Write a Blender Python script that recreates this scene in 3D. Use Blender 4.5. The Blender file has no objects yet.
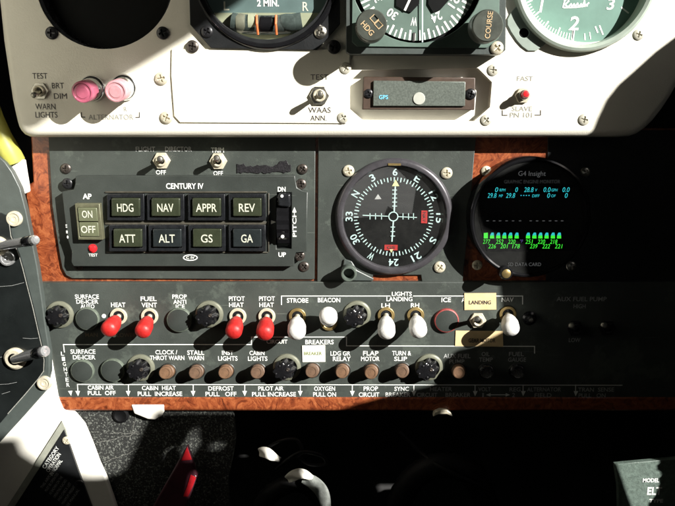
import bpy, bmesh, math, random
from mathutils import Vector, Matrix
random.seed(7)
sc = bpy.context.scene
R = math.radians
# ------------------------------------------------------------------ camera
F = 700.0                     # focal length in photo pixels (photo 675 x 506)
S = 0.0007                    # metres per photo pixel on the panel plane
TH = R(11.5)                  # the camera looks down on the panel
L0 = F * S
FWD = Vector((0, math.cos(TH), -math.sin(TH)))
UP = Vector((0, math.sin(TH), math.cos(TH)))
CAM = -L0 * FWD
cd = bpy.data.cameras.new('camera'); cam = bpy.data.objects.new('camera', cd)
sc.collection.objects.link(cam); sc.camera = cam
cd.sensor_width = 36; cd.lens = F / 675 * 36
cd.clip_start = 0.01; cd.clip_end = 500
cam.location = CAM; cam.rotation_euler = (R(90) - TH, 0, 0)
# ------------------------------------------------------------------ daylight
SUN = Vector((1.2, -1.0, 0.75)).normalized()      # towards the sun
sl = bpy.data.lights.new('sun', 'SUN'); so = bpy.data.objects.new('sun', sl)
sc.collection.objects.link(so)
sl.energy = 5.0; sl.angle = R(0.5); sl.color = (1.0, 0.97, 0.91)
so.location = SUN * 3
so.rotation_euler = SUN.to_track_quat('Z', 'Y').to_euler()
w = bpy.data.worlds.new("World"); sc.world = w; w.use_nodes = True
nt = w.node_tree; bg = nt.nodes['Background']
sky = nt.nodes.new('ShaderNodeTexSky'); sky.sky_type = 'NISHITA'; sky.sun_disc = False
sky.sun_elevation = math.asin(SUN.z)
sky.sun_rotation = math.atan2(SUN.x, SUN.y)
nt.links.new(sky.outputs[0], bg.inputs[0]); bg.inputs[1].default_value = 0.05
vs = sc.view_settings
vs.view_transform = 'Standard'; vs.look = 'None'; vs.exposure = 1.15; vs.gamma = 1

# ------------------------------------------------------------------ pixel -> real place on a plane at depth h
def P(px, py, h=0.0):
    d = FWD + Vector((1, 0, 0)) * ((px - 337.5) / F) - UP * ((py - 253.0) / F)
    t = (-h * S - CAM.y) / d.y
    return CAM + d * t
def KK(px, py, h=0.0):
    return (P(px, py, h) - CAM).dot(FWD) / F

# ------------------------------------------------------------------ materials
M = {}
def mat(name, col, rough=.5, metal=0., var=.12, scale=60., bump=0., bscale=300., coat=0., spec=.5, rvar=.1):
    m = bpy.data.materials.new(name); m.use_nodes = True; t = m.node_tree; N = t.nodes
    b = N['Principled BSDF']
    b.inputs['Metallic'].default_value = metal
    b.inputs['Specular IOR Level'].default_value = spec
    b.inputs['Coat Weight'].default_value = coat
    b.inputs['Coat Roughness'].default_value = .08
    tc = N.new('ShaderNodeTexCoord')
    no = N.new('ShaderNodeTexNoise'); no.inputs['Scale'].default_value = scale
    no.inputs['Detail'].default_value = 6; no.inputs['Roughness'].default_value = .62
    t.links.new(tc.outputs['Object'], no.inputs['Vector'])
    cr = N.new('ShaderNodeValToRGB')
    c0 = [c * (1 - var) for c in col]; c1 = [min(1, c * (1 + var)) for c in col]
    cr.color_ramp.elements[0].position = .3; cr.color_ramp.elements[1].position = .7
    cr.color_ramp.elements[0].color = (*c0, 1); cr.color_ramp.elements[1].color = (*c1, 1)
    t.links.new(no.outputs[0], cr.inputs[0]); t.links.new(cr.outputs[0], b.inputs['Base Color'])
    mr = N.new('ShaderNodeMapRange'); mr.inputs[3].default_value = max(.02, rough - rvar); mr.inputs[4].default_value = min(1, rough + rvar)
    n2 = N.new('ShaderNodeTexNoise'); n2.inputs['Scale'].default_value = scale * 2.3; n2.inputs['Detail'].default_value = 5
    t.links.new(tc.outputs['Object'], n2.inputs['Vector'])
    t.links.new(n2.outputs[0], mr.inputs[0]); t.links.new(mr.outputs[0], b.inputs['Roughness'])
    if bump:
        n3 = N.new('ShaderNodeTexNoise'); n3.inputs['Scale'].default_value = bscale; n3.inputs['Detail'].default_value = 3
        t.links.new(tc.outputs['Object'], n3.inputs['Vector'])
        bp = N.new('ShaderNodeBump'); bp.inputs['Strength'].default_value = bump; bp.inputs['Distance'].default_value = .0004
        t.links.new(n3.outputs[0], bp.inputs['Height']); t.links.new(bp.outputs[0], b.inputs['Normal'])
    M[name] = m
    return m
def worn(name, base, chip, amount=.64, scale=90.):
    """blotches of another colour through the paint: dust, rubbed spots"""
    m = M[name]; t = m.node_tree; N = t.nodes; b = N['Principled BSDF']
    src = b.inputs['Base Color'].links[0].from_socket
    tc = [n for n in N if n.type == 'TEX_COORD'][0]
    n = N.new('ShaderNodeTexNoise'); n.inputs['Scale'].default_value = scale; n.inputs['Detail'].default_value = 9; n.inputs['Roughness'].default_value = .75
    t.links.new(tc.outputs['Object'], n.inputs['Vector'])
    r = N.new('ShaderNodeValToRGB'); r.color_ramp.elements[0].position = amount; r.color_ramp.elements[1].position = amount + .06
    t.links.new(n.outputs[0], r.inputs[0])
    mx = N.new('ShaderNodeMix'); mx.data_type = 'RGBA'
    t.links.new(r.outputs[0], mx.inputs['Factor']); t.links.new(src, mx.inputs['A']); mx.inputs['B'].default_value = (*chip, 1)
    t.links.new(mx.outputs['Result'], b.inputs['Base Color'])
mat('white_paint', (.77, .74, .635), .42, var=.04, scale=25, bump=.3, bscale=1300)
worn('white_paint', None, (.52, .44, .32), .665, 60)
mat('white_recess', (.78, .77, .70), .5, var=.04)  # plain off-white for the back of the recess
mat('cream', (.62, .55, .40), .5, var=.15, scale=200)
mat('green_paint', (.050, .058, .052), .42, var=.22, scale=35, bump=.25, bscale=1800)
worn('green_paint', None, (.075, .088, .076), .54, 26)
worn('green_paint', None, (.10, .115, .098), .65, 240)
mat('green_dark', (.036, .042, .038), .42, var=.22, scale=40, bump=.2, bscale=1500)
worn('green_dark', None, (.09, .10, .085), .67, 240)
def scratches(name, col, amount=.5, scale=22.):
    m = M[name]; t = m.node_tree; N = t.nodes; b = N['Principled BSDF']
    src = b.inputs['Base Color'].links[0].from_socket
    tc = [n for n in N if n.type == 'TEX_COORD'][0]; fac = None
    for ang, st in ((.5, 34.), (-.9, 28.)):
        mp = N.new('ShaderNodeMapping'); mp.inputs['Rotation'].default_value = (0, ang, 0); mp.inputs['Scale'].default_value = (scale, 1, scale * st)
        t.links.new(tc.outputs['Object'], mp.inputs[0])
        n = N.new('ShaderNodeTexNoise'); n.inputs['Scale'].default_value = 1; n.inputs['Detail'].default_value = 2
        t.links.new(mp.outputs[0], n.inputs['Vector'])
        r = N.new('ShaderNodeValToRGB'); r.color_ramp.elements[0].position = .70; r.color_ramp.elements[1].position = .76
        t.links.new(n.outputs[0], r.inputs[0])
        if fac is None: fac = r.outputs[0]
        else:
            a = N.new('ShaderNodeMath'); a.operation = 'MAXIMUM'; t.links.new(fac, a.inputs[0]); t.links.new(r.outputs[0], a.inputs[1]); fac = a.outputs[0]
    mu = N.new('ShaderNodeMath'); mu.operation = 'MULTIPLY'; mu.inputs[1].default_value = amount; t.links.new(fac, mu.inputs[0])
    mx = N.new('ShaderNodeMix'); mx.data_type = 'RGBA'
    t.links.new(mu.outputs[0], mx.inputs['Factor']); t.links.new(src, mx.inputs['A']); mx.inputs['B'].default_value = (*col, 1)
    t.links.new(mx.outputs['Result'], b.inputs['Base Color'])
scratches('green_paint', (.16, .18, .155), .55)
scratches('green_dark', (.13, .145, .125), .5)
mat('grey_green', (.06, .072, .067), .4, var=.15, scale=80, bump=.15, bscale=900)
mat('black_paint', (.014, .015, .016), .38, var=.3, scale=60, bump=.2, bscale=900)
mat('side_black', (.009, .011, .011), .3, var=.35, scale=40, bump=.2, bscale=700)
worn('side_black', None, (.09, .085, .06), .70, 130)
mat('black_gloss', (.008, .008, .009), .14, var=.2, scale=80, rvar=.06)
mat('black_plastic', (.013, .014, .016), .25, var=.3, scale=200, rvar=.1)
mat('chrome', (.78, .79, .80), .16, metal=1, var=.08, scale=200, rvar=.1)
mat('satin_chrome', (.80,.81,.82), .16, metal=.78, var=.03, scale=60, rvar=.03)
mat('steel', (.55, .53, .47), .33, metal=1, var=.25, scale=400, rvar=.15)
mat('dark_screw', (.10, .085, .075), .35, metal=.7, var=.3, scale=500)
mat('black_screw', (.02, .02, .022), .35, metal=.3, var=.3, scale=500)
mat('cream_metal', (.62, .57, .44), .38, metal=.25, var=.2, scale=300, rvar=.15)
mat('brass', (.45, .33, .14), .35, metal=.8, var=.2, scale=300)
mat('ring_olive', (.17, .175, .13), .4, metal=.2, var=.2, scale=200)
mat('brown_plastic', (.145, .080, .044), .5, var=.25, scale=300, bump=.2, bscale=1500)
mat('brown_bezel', (.065, .042, .03), .45, var=.25, scale=150, bump=.15)
mat('red_rubber', (.44, .016, .014), .48, var=.25, scale=130, bump=.4, bscale=700)
worn('red_rubber', None, (.20, .012, .010), .63, 190)
mat('white_rubber', (.74, .73, .70), .45, var=.08, scale=120, bump=.4, bscale=700)
worn('white_rubber', None, (.42, .40, .35), .66, 190)
mat('red_plastic', (.6, .02, .025), .3, var=.1)
mat('red_flag', (.42, .03, .028), .5, var=.2, scale=500)
mat('lever_dark', (.055, .014, .022), .45, var=.4, scale=90)
mat('screw_white', (.50, .48, .40), .45, metal=.2, var=.15, scale=400)
mat('tube_dark', (.05, .065, .06), .18, var=.4, scale=150)
mat('dial_sunlit', (.25, .27, .18), .5, var=.2, scale=60)
mat('red_lit', (.40, .014, .02), .18, var=.4, scale=90)
mat('red_edge', (.30, .055, .05), .5, var=.3, scale=500)
mat('pink_shaded', (.42, .105, .165), .22, var=.12, scale=300)
mat('dial_black', (.005, .0055, .0055), .7, spec=.12, var=.2)
mat('dial_teal', (.085, .135, .13), .55, var=.2, scale=40)
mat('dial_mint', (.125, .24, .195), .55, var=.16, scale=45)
mat('dial_green', (.10, .15, .125), .5, var=.18, scale=60)
mat('liquid_cream', (.34, .36, .25), .35, var=.2, scale=80)
mat('bezel_violet', (.078, .074, .082), .3, metal=.35, var=.15, scale=200, rvar=.08)
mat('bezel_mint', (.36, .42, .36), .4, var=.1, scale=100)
mat('legend_white', (.78, .80, .76), .5, var=.08, scale=900)
mat('legend_black', (.045, .04, .04), .5, var=.3, scale=900)
mat('legend_grey', (.30, .30, .27), .5, var=.3, scale=900)
mat('legend_shaded', (.19, .15, .10), .5, var=.3, scale=900)
mat('thread', (.20, .20, .18), .7)
mat('brown_plastic2', (.115, .068, .042), .5, var=.3, scale=300, bump=.2, bscale=1500)
mat('pink_sunlit', (.58, .29, .32), .25, var=.12, scale=300)
mat('dull_white', (.42, .43, .38), .6)
mat('plug_rim', (.10, .12, .095), .4, var=.3, scale=500)
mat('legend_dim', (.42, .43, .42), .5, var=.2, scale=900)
mat('legend_gold', (.52, .38, .22), .4, var=.15, scale=600)
mat('legend_lens', (.56, .57, .46), .5, var=.08, scale=900)
mat('legend_pale', (.50, .68, .66), .5, var=.1, scale=900)
mat('legend_yellow', (.66, .66, .32), .5, var=.1, scale=900)
mat('legend_orange', (.75, .17, .05), .5, var=.1, scale=500)
mat('legend_ochre', (.28, .17, .05), .5, var=.3, scale=900)
mat('lens_olive', (.030, .036, .021), .28, var=.2, scale=120)
mat('lens_slate', (.016, .020, .021), .28, var=.2, scale=120)
mat('frame_olive', (.135, .135, .085), .38, metal=.3, var=.2, scale=200)
mat('frame_brown', (.06, .055, .042), .45, var=.3, scale=300)
mat('paper_white', (.82, .81, .74), .7, var=.05, scale=120)
mat('paper_tan', (.66, .50, .27), .7, var=.18, scale=90)
mat('legend_olive', (.22, .26, .10), .6, var=.2, scale=900)
mat('tape', (.012, .011, .013), .45, var=.4, scale=300, bump=.6, bscale=900)
mat('yellow_vinyl', (.42, .41, .08), .45, var=.15, scale=60)
mat('white_vinyl', (.82, .80, .72), .5, var=.05, scale=40, bump=.1)
mat('grey_edge', (.30, .31, .26), .45, var=.2, scale=120)
mat('rubber_black', (.004, .004, .0045), .6, spec=.2, var=.3, scale=120, bump=.25, bscale=600)
mat('bright_metal', (.85, .86, .82), .25, metal=.6, var=.1, scale=200)
mat('plate_green', (.105, .14, .12), .5, var=.35, scale=420, bump=.6, bscale=900)
mat('cabin_dark', (.03, .03, .03), .8, var=.2, scale=20)
mat('bounce_cream', (.70, .68, .58), .6, var=.06, scale=20)
def emis(name, col, s):
    m = bpy.data.materials.new(name); m.use_nodes = True; b = m.node_tree.nodes['Principled BSDF']
    b.inputs['Base Color'].default_value = (0.01, 0.01, 0.01, 1)
    b.inputs['Emission Color'].default_value = (*col, 1); b.inputs['Emission Strength'].default_value = s
    M[name] = m
emis('screen_cyan', (.04, .62, .68), .42)
emis('screen_green', (.06, .95, .05), .46)
emis('screen_violet', (.25, .18, .6), .2)
emis('lamp_cyan', (.25, .75, 1.0), .75)
emis('screen_dim', (.35, .37, .37), .035)
def glass():
    m = bpy.data.materials.new('cover_glass'); m.use_nodes = True; t = m.node_tree; N = t.nodes; N.clear()
    o = N.new('ShaderNodeOutputMaterial'); mx = N.new('ShaderNodeMixShader'); tr = N.new('ShaderNodeBsdfTransparent')
    gl = N.new('ShaderNodeBsdfGlossy'); gl.inputs['Roughness'].default_value = .015
    lw = N.new('ShaderNodeLayerWeight'); pw = N.new('ShaderNodeMath'); pw.operation = 'POWER'; pw.inputs[1].default_value = 5
    fr = N.new('ShaderNodeMath'); fr.operation = 'MULTIPLY_ADD'; fr.inputs[1].default_value = .93; fr.inputs[2].default_value = .09
    t.links.new(lw.outputs['Facing'], pw.inputs[0]); t.links.new(pw.outputs[0], fr.inputs[0])
    t.links.new(fr.outputs[0], mx.inputs[0]); t.links.new(tr.outputs[0], mx.inputs[1]); t.links.new(gl.outputs[0], mx.inputs[2])
    # a film of dust and smears on the glass
    df = N.new('ShaderNodeBsdfDiffuse'); df.inputs[0].default_value = (.75, .75, .7, 1)
    tc = N.new('ShaderNodeTexCoord'); no = N.new('ShaderNodeTexNoise'); no.inputs['Scale'].default_value = 45; no.inputs['Detail'].default_value = 9; no.inputs['Roughness'].default_value = .7
    t.links.new(tc.outputs['Object'], no.inputs['Vector'])
    mr = N.new('ShaderNodeMapRange'); mr.inputs[1].default_value = .4; mr.inputs[2].default_value = .75; mr.inputs[3].default_value = .001; mr.inputs[4].default_value = .022
    t.links.new(no.outputs[0], mr.inputs[0]); m2 = N.new('ShaderNodeMixShader')
    t.links.new(mr.outputs[0], m2.inputs[0]); t.links.new(mx.outputs[0], m2.inputs[1]); t.links.new(df.outputs[0], m2.inputs[2])
    t.links.new(m2.outputs[0], o.inputs[0]); M['cover_glass'] = m
glass()
def burl():
    m = bpy.data.materials.new('burl_wood'); m.use_nodes = True; t = m.node_tree; N = t.nodes; b = N['Principled BSDF']
    tc = N.new('ShaderNodeTexCoord')
    n1 = N.new('ShaderNodeTexNoise'); n1.inputs['Scale'].default_value = 28; n1.inputs['Detail'].default_value = 4; n1.inputs['Distortion'].default_value = 1.2
    t.links.new(tc.outputs['Object'], n1.inputs['Vector'])
    va = N.new('ShaderNodeVectorMath'); va.operation = 'MULTIPLY_ADD'; va.inputs[1].default_value = (.05, .05, .05)
    t.links.new(n1.outputs['Color'], va.inputs[0]); t.links.new(tc.outputs['Object'], va.inputs[2])
    n2 = N.new('ShaderNodeTexNoise'); n2.inputs['Scale'].default_value = 95; n2.inputs['Detail'].default_value = 8; n2.inputs['Roughness'].default_value = .65; n2.inputs['Distortion'].default_value = 2.2
    t.links.new(va.outputs[0], n2.inputs['Vector'])
    cr = N.new('ShaderNodeValToRGB'); e = cr.color_ramp.elements
    e[0].position = .28; e[0].color = (.045, .010, .005, 1); e[1].position = .72; e[1].color = (.43, .145, .055, 1)
    x = e.new(.44); x.color = (.19, .042, .015, 1); x = e.new(.56); x.color = (.31, .082, .028, 1)
    t.links.new(n2.outputs[0], cr.inputs[0])
    vo = N.new('ShaderNodeTexVoronoi'); vo.inputs['Scale'].default_value = 85; t.links.new(va.outputs[0], vo.inputs['Vector'])
    r2 = N.new('ShaderNodeValToRGB'); r2.color_ramp.elements[0].position = .06; r2.color_ramp.elements[1].position = .22
    r2.color_ramp.elements[0].color = (.35, .3, .28, 1)
    t.links.new(vo.outputs['Distance'], r2.inputs[0])
    mx = N.new('ShaderNodeMix'); mx.data_type = 'RGBA'; mx.blend_type = 'MULTIPLY'; mx.inputs['Factor'].default_value = .8
    t.links.new(cr.outputs[0], mx.inputs['A']); t.links.new(r2.outputs[0], mx.inputs['B'])
    t.links.new(mx.outputs['Result'], b.inputs['Base Color'])
    b.inputs['Roughness'].default_value = .35; b.inputs['Coat Weight'].default_value = .5; b.inputs['Coat Roughness'].default_value = .12
    M['burl_wood'] = m
burl()
def carpet_mat():
    m = mat('carpet', (.016, .017, .016), .95, var=.5, scale=900, bump=1.0, bscale=900)
    worn('carpet', None, (.17, .18, .16), .53, 700)
carpet_mat()

# ------------------------------------------------------------------ mesh builder (local pixel units: x right, y up, z towards the viewer)
class T:
    """a top-level thing: an Empty at its base, with the pixel scale there"""
    def __init__(s, name, label, cat, px, py, h=0., group=None, kind=None):
        o = bpy.data.objects.new(name, None); sc.collection.objects.link(o); s.o = o
        o.empty_display_size = .005
        s.O = P(px, py, h); s.k = KK(px, py, h); o.location = s.O
        s.px, s.py, s.h = px, py, h
        if kind: o['kind'] = kind
        if label: o['label'] = label
        if cat: o['category'] = cat
        if group: o['group'] = group
    def L(s, px, py, h):
        d = (P(px, py, h) - s.O) / s.k
        return Vector((d.x, d.z, -d.y * s.k / S))
    def sc(s, px, py, h):
        return KK(px, py, h) / s.k
def ccw(poly):
    a = sum(poly[i - 1][0] * poly[i][1] - poly[i][0] * poly[i - 1][1] for i in range(len(poly)))
    return list(poly) if a > 0 else list(poly)[::-1]
class MB:
    def __init__(s): s.b = bmesh.new(); s.mi = 0
    def face(s, vs):
        try:
            f = s.b.faces.new(vs); f.material_index = s.mi; return f
        except ValueError: return None
    def prism(s, poly, z0, z1, holes=()):
        """poly: local (x, y); extruded between z0 and z1, with holes cut through"""
        loops = [ccw([(p[0], p[1]) for p in poly])] + [ccw([(p[0], p[1]) for p in h])[::-1] for h in holes]
        top, bot = [], []
        for lp in loops:
            top.append([s.b.verts.new((x, y, z1)) for x, y in lp]); bot.append([s.b.verts.new((x, y, z0)) for x, y in lp])
        for t, q in zip(top, bot):
            for i in range(len(t)):
                j = (i + 1) % len(t); s.face((q[i], q[j], t[j], t[i]))
        if not holes:
            s.face(top[0]); s.face(bot[0][::-1])
        else:
            for lay, nz in ((top, 1), (bot, -1)):
                es = []
                for lp in lay:
                    for i in range(len(lp)):
                        a, c = lp[i - 1], lp[i]
                        e = s.b.edges.get((a, c)) or s.b.edges.new((a, c)); es.append(e)
                r = bmesh.ops.triangle_fill(s.b, use_beauty=True, use_dissolve=False, edges=es, normal=(0, 0, nz))
                for g in r['geom']:
                    if isinstance(g, bmesh.types.BMFace):
                        g.material_index = s.mi
                        if g.normal.z * nz < 0: g.normal_flip()
        return s
    def rounded(s, poly, z0, z1, rad, holes=(), seg=7):
        """a plate whose outer edge rolls back in a quarter round"""
        base = ccw([(p[0], p[1]) for p in poly]); n = len(base); nrm = []
        for i, p in enumerate(base):
            q, r = Vector(base[i - 1]), Vector(base[(i + 1) % n]); p = Vector(p); t = ((p - q).normalized() + (r - p).normalized()).normalized(); nrm.append(Vector((-t.y, t.x)))
        loops = []
        for k in range(seg + 1):
            a = math.pi / 2 * k / seg; ins = rad * (1 - math.sin(a)); z = z1 - rad * (1 - math.cos(a))
            loops.append([s.b.verts.new((base[i][0] + nrm[i].x * ins, base[i][1] + nrm[i].y * ins, z)) for i in range(n)])
        loops.append([s.b.verts.new((x, y, z0)) for x, y in base])
        for a, c in zip(loops, loops[1:]):
            for i in range(n): s.face((a[i], c[i], c[(i + 1) % n], a[(i + 1) % n]))
        es = []
        def ring(lp):
            for i in range(len(lp)): es.append(s.b.edges.get((lp[i - 1], lp[i])) or s.b.edges.new((lp[i - 1], lp[i])))
        ring(loops[0])
        for h in holes:
            t = [s.b.verts.new((p[0], p[1], z1)) for p in h]; q = [s.b.verts.new((p[0], p[1], z0)) for p in h]
            for i in range(len(t)): s.face((t[i - 1], t[i], q[i], q[i - 1]))
            ring(t)
        bmesh.ops.triangle_fill(s.b, use_beauty=True, use_dissolve=False, edges=es, normal=(0, 0, 1))
        return s
    def box(s, x0, y0, x1, y1, z0, z1):
        return s.prism([(x0, y0), (x1, y0), (x1, y1), (x0, y1)], z0, z1)
    def lathe(s, prof, p0=(0, 0, 0), ax=(0, 0, 1), n=40, squash=None):
        """prof: (radius, distance along the axis)"""
        p0 = Vector(p0); ax = Vector(ax).normalized()
        u = ax.orthogonal().normalized() if abs(ax.z) < .9 else (Vector((1, 0, 0)) - ax * ax.x).normalized()
        v = ax.cross(u)
        rings = []
        for r, t in prof:
            c = p0 + ax * t
            if r < 1e-6: rings.append([s.b.verts.new(c)])
            else: rings.append([s.b.verts.new(c + (u * math.cos(2 * math.pi * i / n) + v * math.sin(2 * math.pi * i / n)) * r) for i in range(n)])
        for a, c in zip(rings, rings[1:]):
            for i in range(n):
                j = (i + 1) % n
                if len(a) == 1 and len(c) == 1: continue
                if len(a) == 1: s.face((a[0], c[i], c[j]))
                elif len(c) == 1: s.face((a[i], a[j], c[0]))
                else: s.face((a[i], a[j], c[j], c[i]))
        return s
    def tube(s, pts, rads, n=14, cap=True):
        pts = [Vector(p) for p in pts]
        if not hasattr(rads, '__len__'): rads = [rads] * len(pts)
        rings = []; u = None
        for i, p in enumerate(pts):
            d = (pts[min(i + 1, len(pts) - 1)] - pts[max(i - 1, 0)]).normalized()
            u = d.orthogonal().normalized() if u is None else (u - d * u.dot(d)).normalized()
            v = d.cross(u)
            rings.append([s.b.verts.new(p + (u * math.cos(2 * math.pi * k / n) + v * math.sin(2 * math.pi * k / n)) * rads[i]) for k in range(n)])
        for a, c in zip(rings, rings[1:]):
            for i in range(n):
                j = (i + 1) % n; s.face((a[i], a[j], c[j], c[i]))
        if cap: s.face(rings[0][::-1]); s.face(rings[-1])
        return s
    def ring(s, r0, r1, z0, z1, c=(0, 0, 0), n=72):
        return s.lathe([(r0, z0), (r1, z0), (r1, z1), (r0, z1), (r0, z0)], c, (0, 0, 1), n)
    def mesh(s, name, k, mats, smooth=35):
        for v in s.b.verts: v.co = Vector((v.co.x * k, -v.co.z * S, v.co.y * k))
        bmesh.ops.recalc_face_normals(s.b, faces=s.b.faces)
        me = bpy.data.meshes.new(name); s.b.to_mesh(me); s.b.free()
        for m in (mats if isinstance(mats, (list, tuple)) else [mats]): me.materials.append(M[m])
        if smooth:
            for p in me.polygons: p.use_smooth = True
            me.set_sharp_from_angle(angle=R(smooth))
        return me
    def build(s, name, mats, th, parent=None, bevel=0, smooth=35, seg=2):
        me = s.mesh(name, th.k, mats, smooth)
        o = bpy.data.objects.new(name, me); sc.collection.objects.link(o)
        o.parent = parent or th.o
        if bevel:
            b = o.modifiers.new('bevel', 'BEVEL'); b.width = bevel * th.k; b.segments = seg; b.limit_method = 'ANGLE'; b.angle_limit = R(40)
            b.harden_normals = False
        return o
def pl(th, pts, h): return [tuple(th.L(x, y, h)[:2]) for x, y in pts]

def text_mesh(body, bold=0., italic=0.):
    cu = bpy.data.curves.new('t', 'FONT'); cu.body = body; cu.size = 1; cu.offset = bold; cu.shear = italic
    cu.align_x = 'LEFT'; cu.resolution_u = 3; cu.space_line = .95
    ob = bpy.data.objects.new('t', cu); me = bpy.data.meshes.new_from_object(ob)
    vs = [v.co.copy() for v in me.vertices]; fs = [tuple(p.vertices) for p in me.polygons]
    bpy.data.objects.remove(ob); bpy.data.curves.remove(cu); bpy.data.meshes.remove(me)
    x0 = min(v.x for v in vs); x1 = max(v.x for v in vs); y0 = min(v.y for v in vs); y1 = max(v.y for v in vs)
    return [((v.x - x0) / (x1 - x0) - .5, (v.y - y0) / (y1 - y0) - .5) for v in vs], fs
def add_text(mb, c, body, w, h, rot=0., bold=.012, italic=0., th=.12, lift=.15):
    """letters of the given size (pixels) as thin raised ink on the plane z = c.z"""
    vs, fs = text_mesh(body, bold, italic)
    a = R(rot); ca, sa = math.cos(a), math.sin(a)
    loc = [(c[0] + x * w * ca - y * h * sa, c[1] + x * w * sa + y * h * ca) for x, y in vs]
    z = c[2] + lift
    up = [mb.b.verts.new((x, y, z + th)) for x, y in loc]
    for f in fs: mb.face([up[i] for i in f])
    return mb
def legend(th, body, px, py, w, h, depth, m='legend_white', rot=0., bold=.012, italic=0., name='legend', parent=None, lift=.15):
    q = th.sc(px, py, depth); mb = MB()
    add_text(mb, th.L(px, py, depth), body, w * q, h * q, rot, bold, italic, lift=lift)
    return mb.build(name, m, th, parent, smooth=0)
def strokes(th, paths, depth, wd, m='legend_white', name='rule_line', parent=None, lift=.15, arrows=()):
    """printed lines: each path a polyline in photo pixels"""
    mb = MB()
    for pts in paths:
        Lp = [th.L(x, y, depth) for x, y in pts]
        for i, (a, b) in enumerate(zip(Lp, Lp[1:])):
            d = (b - a).normalized(); nrm = Vector((-d.y, d.x, 0)) * wd / 2; ex = d * wd / 2
            z = Vector((0, 0, lift + .1 + .012 * (i % 2)))
            mb.face([mb.b.verts.new(p + z) for p in (a - ex + nrm, a - ex - nrm, b + ex - nrm, b + ex + nrm)])
    for (x, y, dx, dy, sz) in arrows:      # tip, direction in px, size
        a = th.L(x, y, depth) + Vector((0, 0, lift + .14)); d = Vector((dx, -dy, 0)).normalized(); nn = Vector((-d.y, d.x, 0))
        mb.face([mb.b.verts.new(p) for p in (a, a - d * sz + nn * sz * .42, a - d * sz - nn * sz * .42)])
    return mb.build(name, m, th, parent, smooth=0)

# ------------------------------------------------------------------ screws (one mesh of each kind, shared)
def screw_mesh(name, m, slot='cross', dome=.42):
    b = bmesh.new(); n = 44; g = {}
    def hgt(x, y):
        r = math.hypot(x, y)
        z = dome * math.sqrt(max(0, 1 - (r * .96) ** 2)) + .06
        arm = (abs(x) < .13 and abs(y) < .56) or (abs(y) < .13 and abs(x) < .56)
        if slot == 'cross' and arm: z -= .34 * (1 - r * .8)
        if slot == 'line' and abs(y) < .12: z -= .25
        if slot == 'hex' and r < .5: z -= .35
        return z
    nr = 16; na = 56
    rings = []
    for i in range(1, nr + 1):
        r = i / nr
        rings.append([b.verts.new((r * math.cos(2 * math.pi * j / na), -hgt(r * math.cos(2 * math.pi * j / na), r * math.sin(2 * math.pi * j / na)), r * math.sin(2 * math.pi * j / na))) for j in range(na)])
    c = b.verts.new((0, -hgt(0, 0), 0))
    for j in range(na): b.faces.new((c, rings[0][j], rings[0][(j + 1) % na]))
    for a, d in zip(rings, rings[1:]):
        for j in range(na): b.faces.new((a[j], d[j], d[(j + 1) % na], a[(j + 1) % na]))
    base = [b.verts.new((v.co.x, 0, v.co.z)) for v in rings[-1]]
    for j in range(na): b.faces.new((rings[-1][j], base[j], base[(j + 1) % na], rings[-1][(j + 1) % na]))
    bmesh.ops.recalc_face_normals(b, faces=b.faces)
    me = bpy.data.meshes.new(name); b.to_mesh(me); b.free(); me.materials.append(M[m])
    for p in me.polygons: p.use_smooth = True
    me.set_sharp_from_angle(angle=R(50))
    return me
SCREW = {k: screw_mesh('screw', k) for k in ('steel', 'dark_screw', 'black_screw', 'cream_metal', 'chrome')}
WSCREW = screw_mesh('screw', 'screw_white', 'cross', .3)
def screw(th, px, py, h, r, kind='steel', ang=None, parent=None, name='screw'):
    me = WSCREW if kind == 'white' else SCREW[kind]
    o = bpy.data.objects.new(name, me); sc.collection.objects.link(o); o.parent = parent or th.o
    l = th.L(px, py, h); o.location = Vector((l.x * th.k, -l.z * S, l.y * th.k))
    o.scale = (r * th.sc(px, py, h) * th.k,) * 3
    o.rotation_euler = (0, R(random.uniform(0, 90) if ang is None else ang), 0)
    return o
def circ(cx, cy, r, n=48, a0=0, a1=360):
    return [(cx + r * math.cos(R(a0 + (a1 - a0) * i / n)), cy + r * math.sin(R(a0 + (a1 - a0) * i / n))) for i in range(n if a1 - a0 == 360 else n + 1)]
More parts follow.
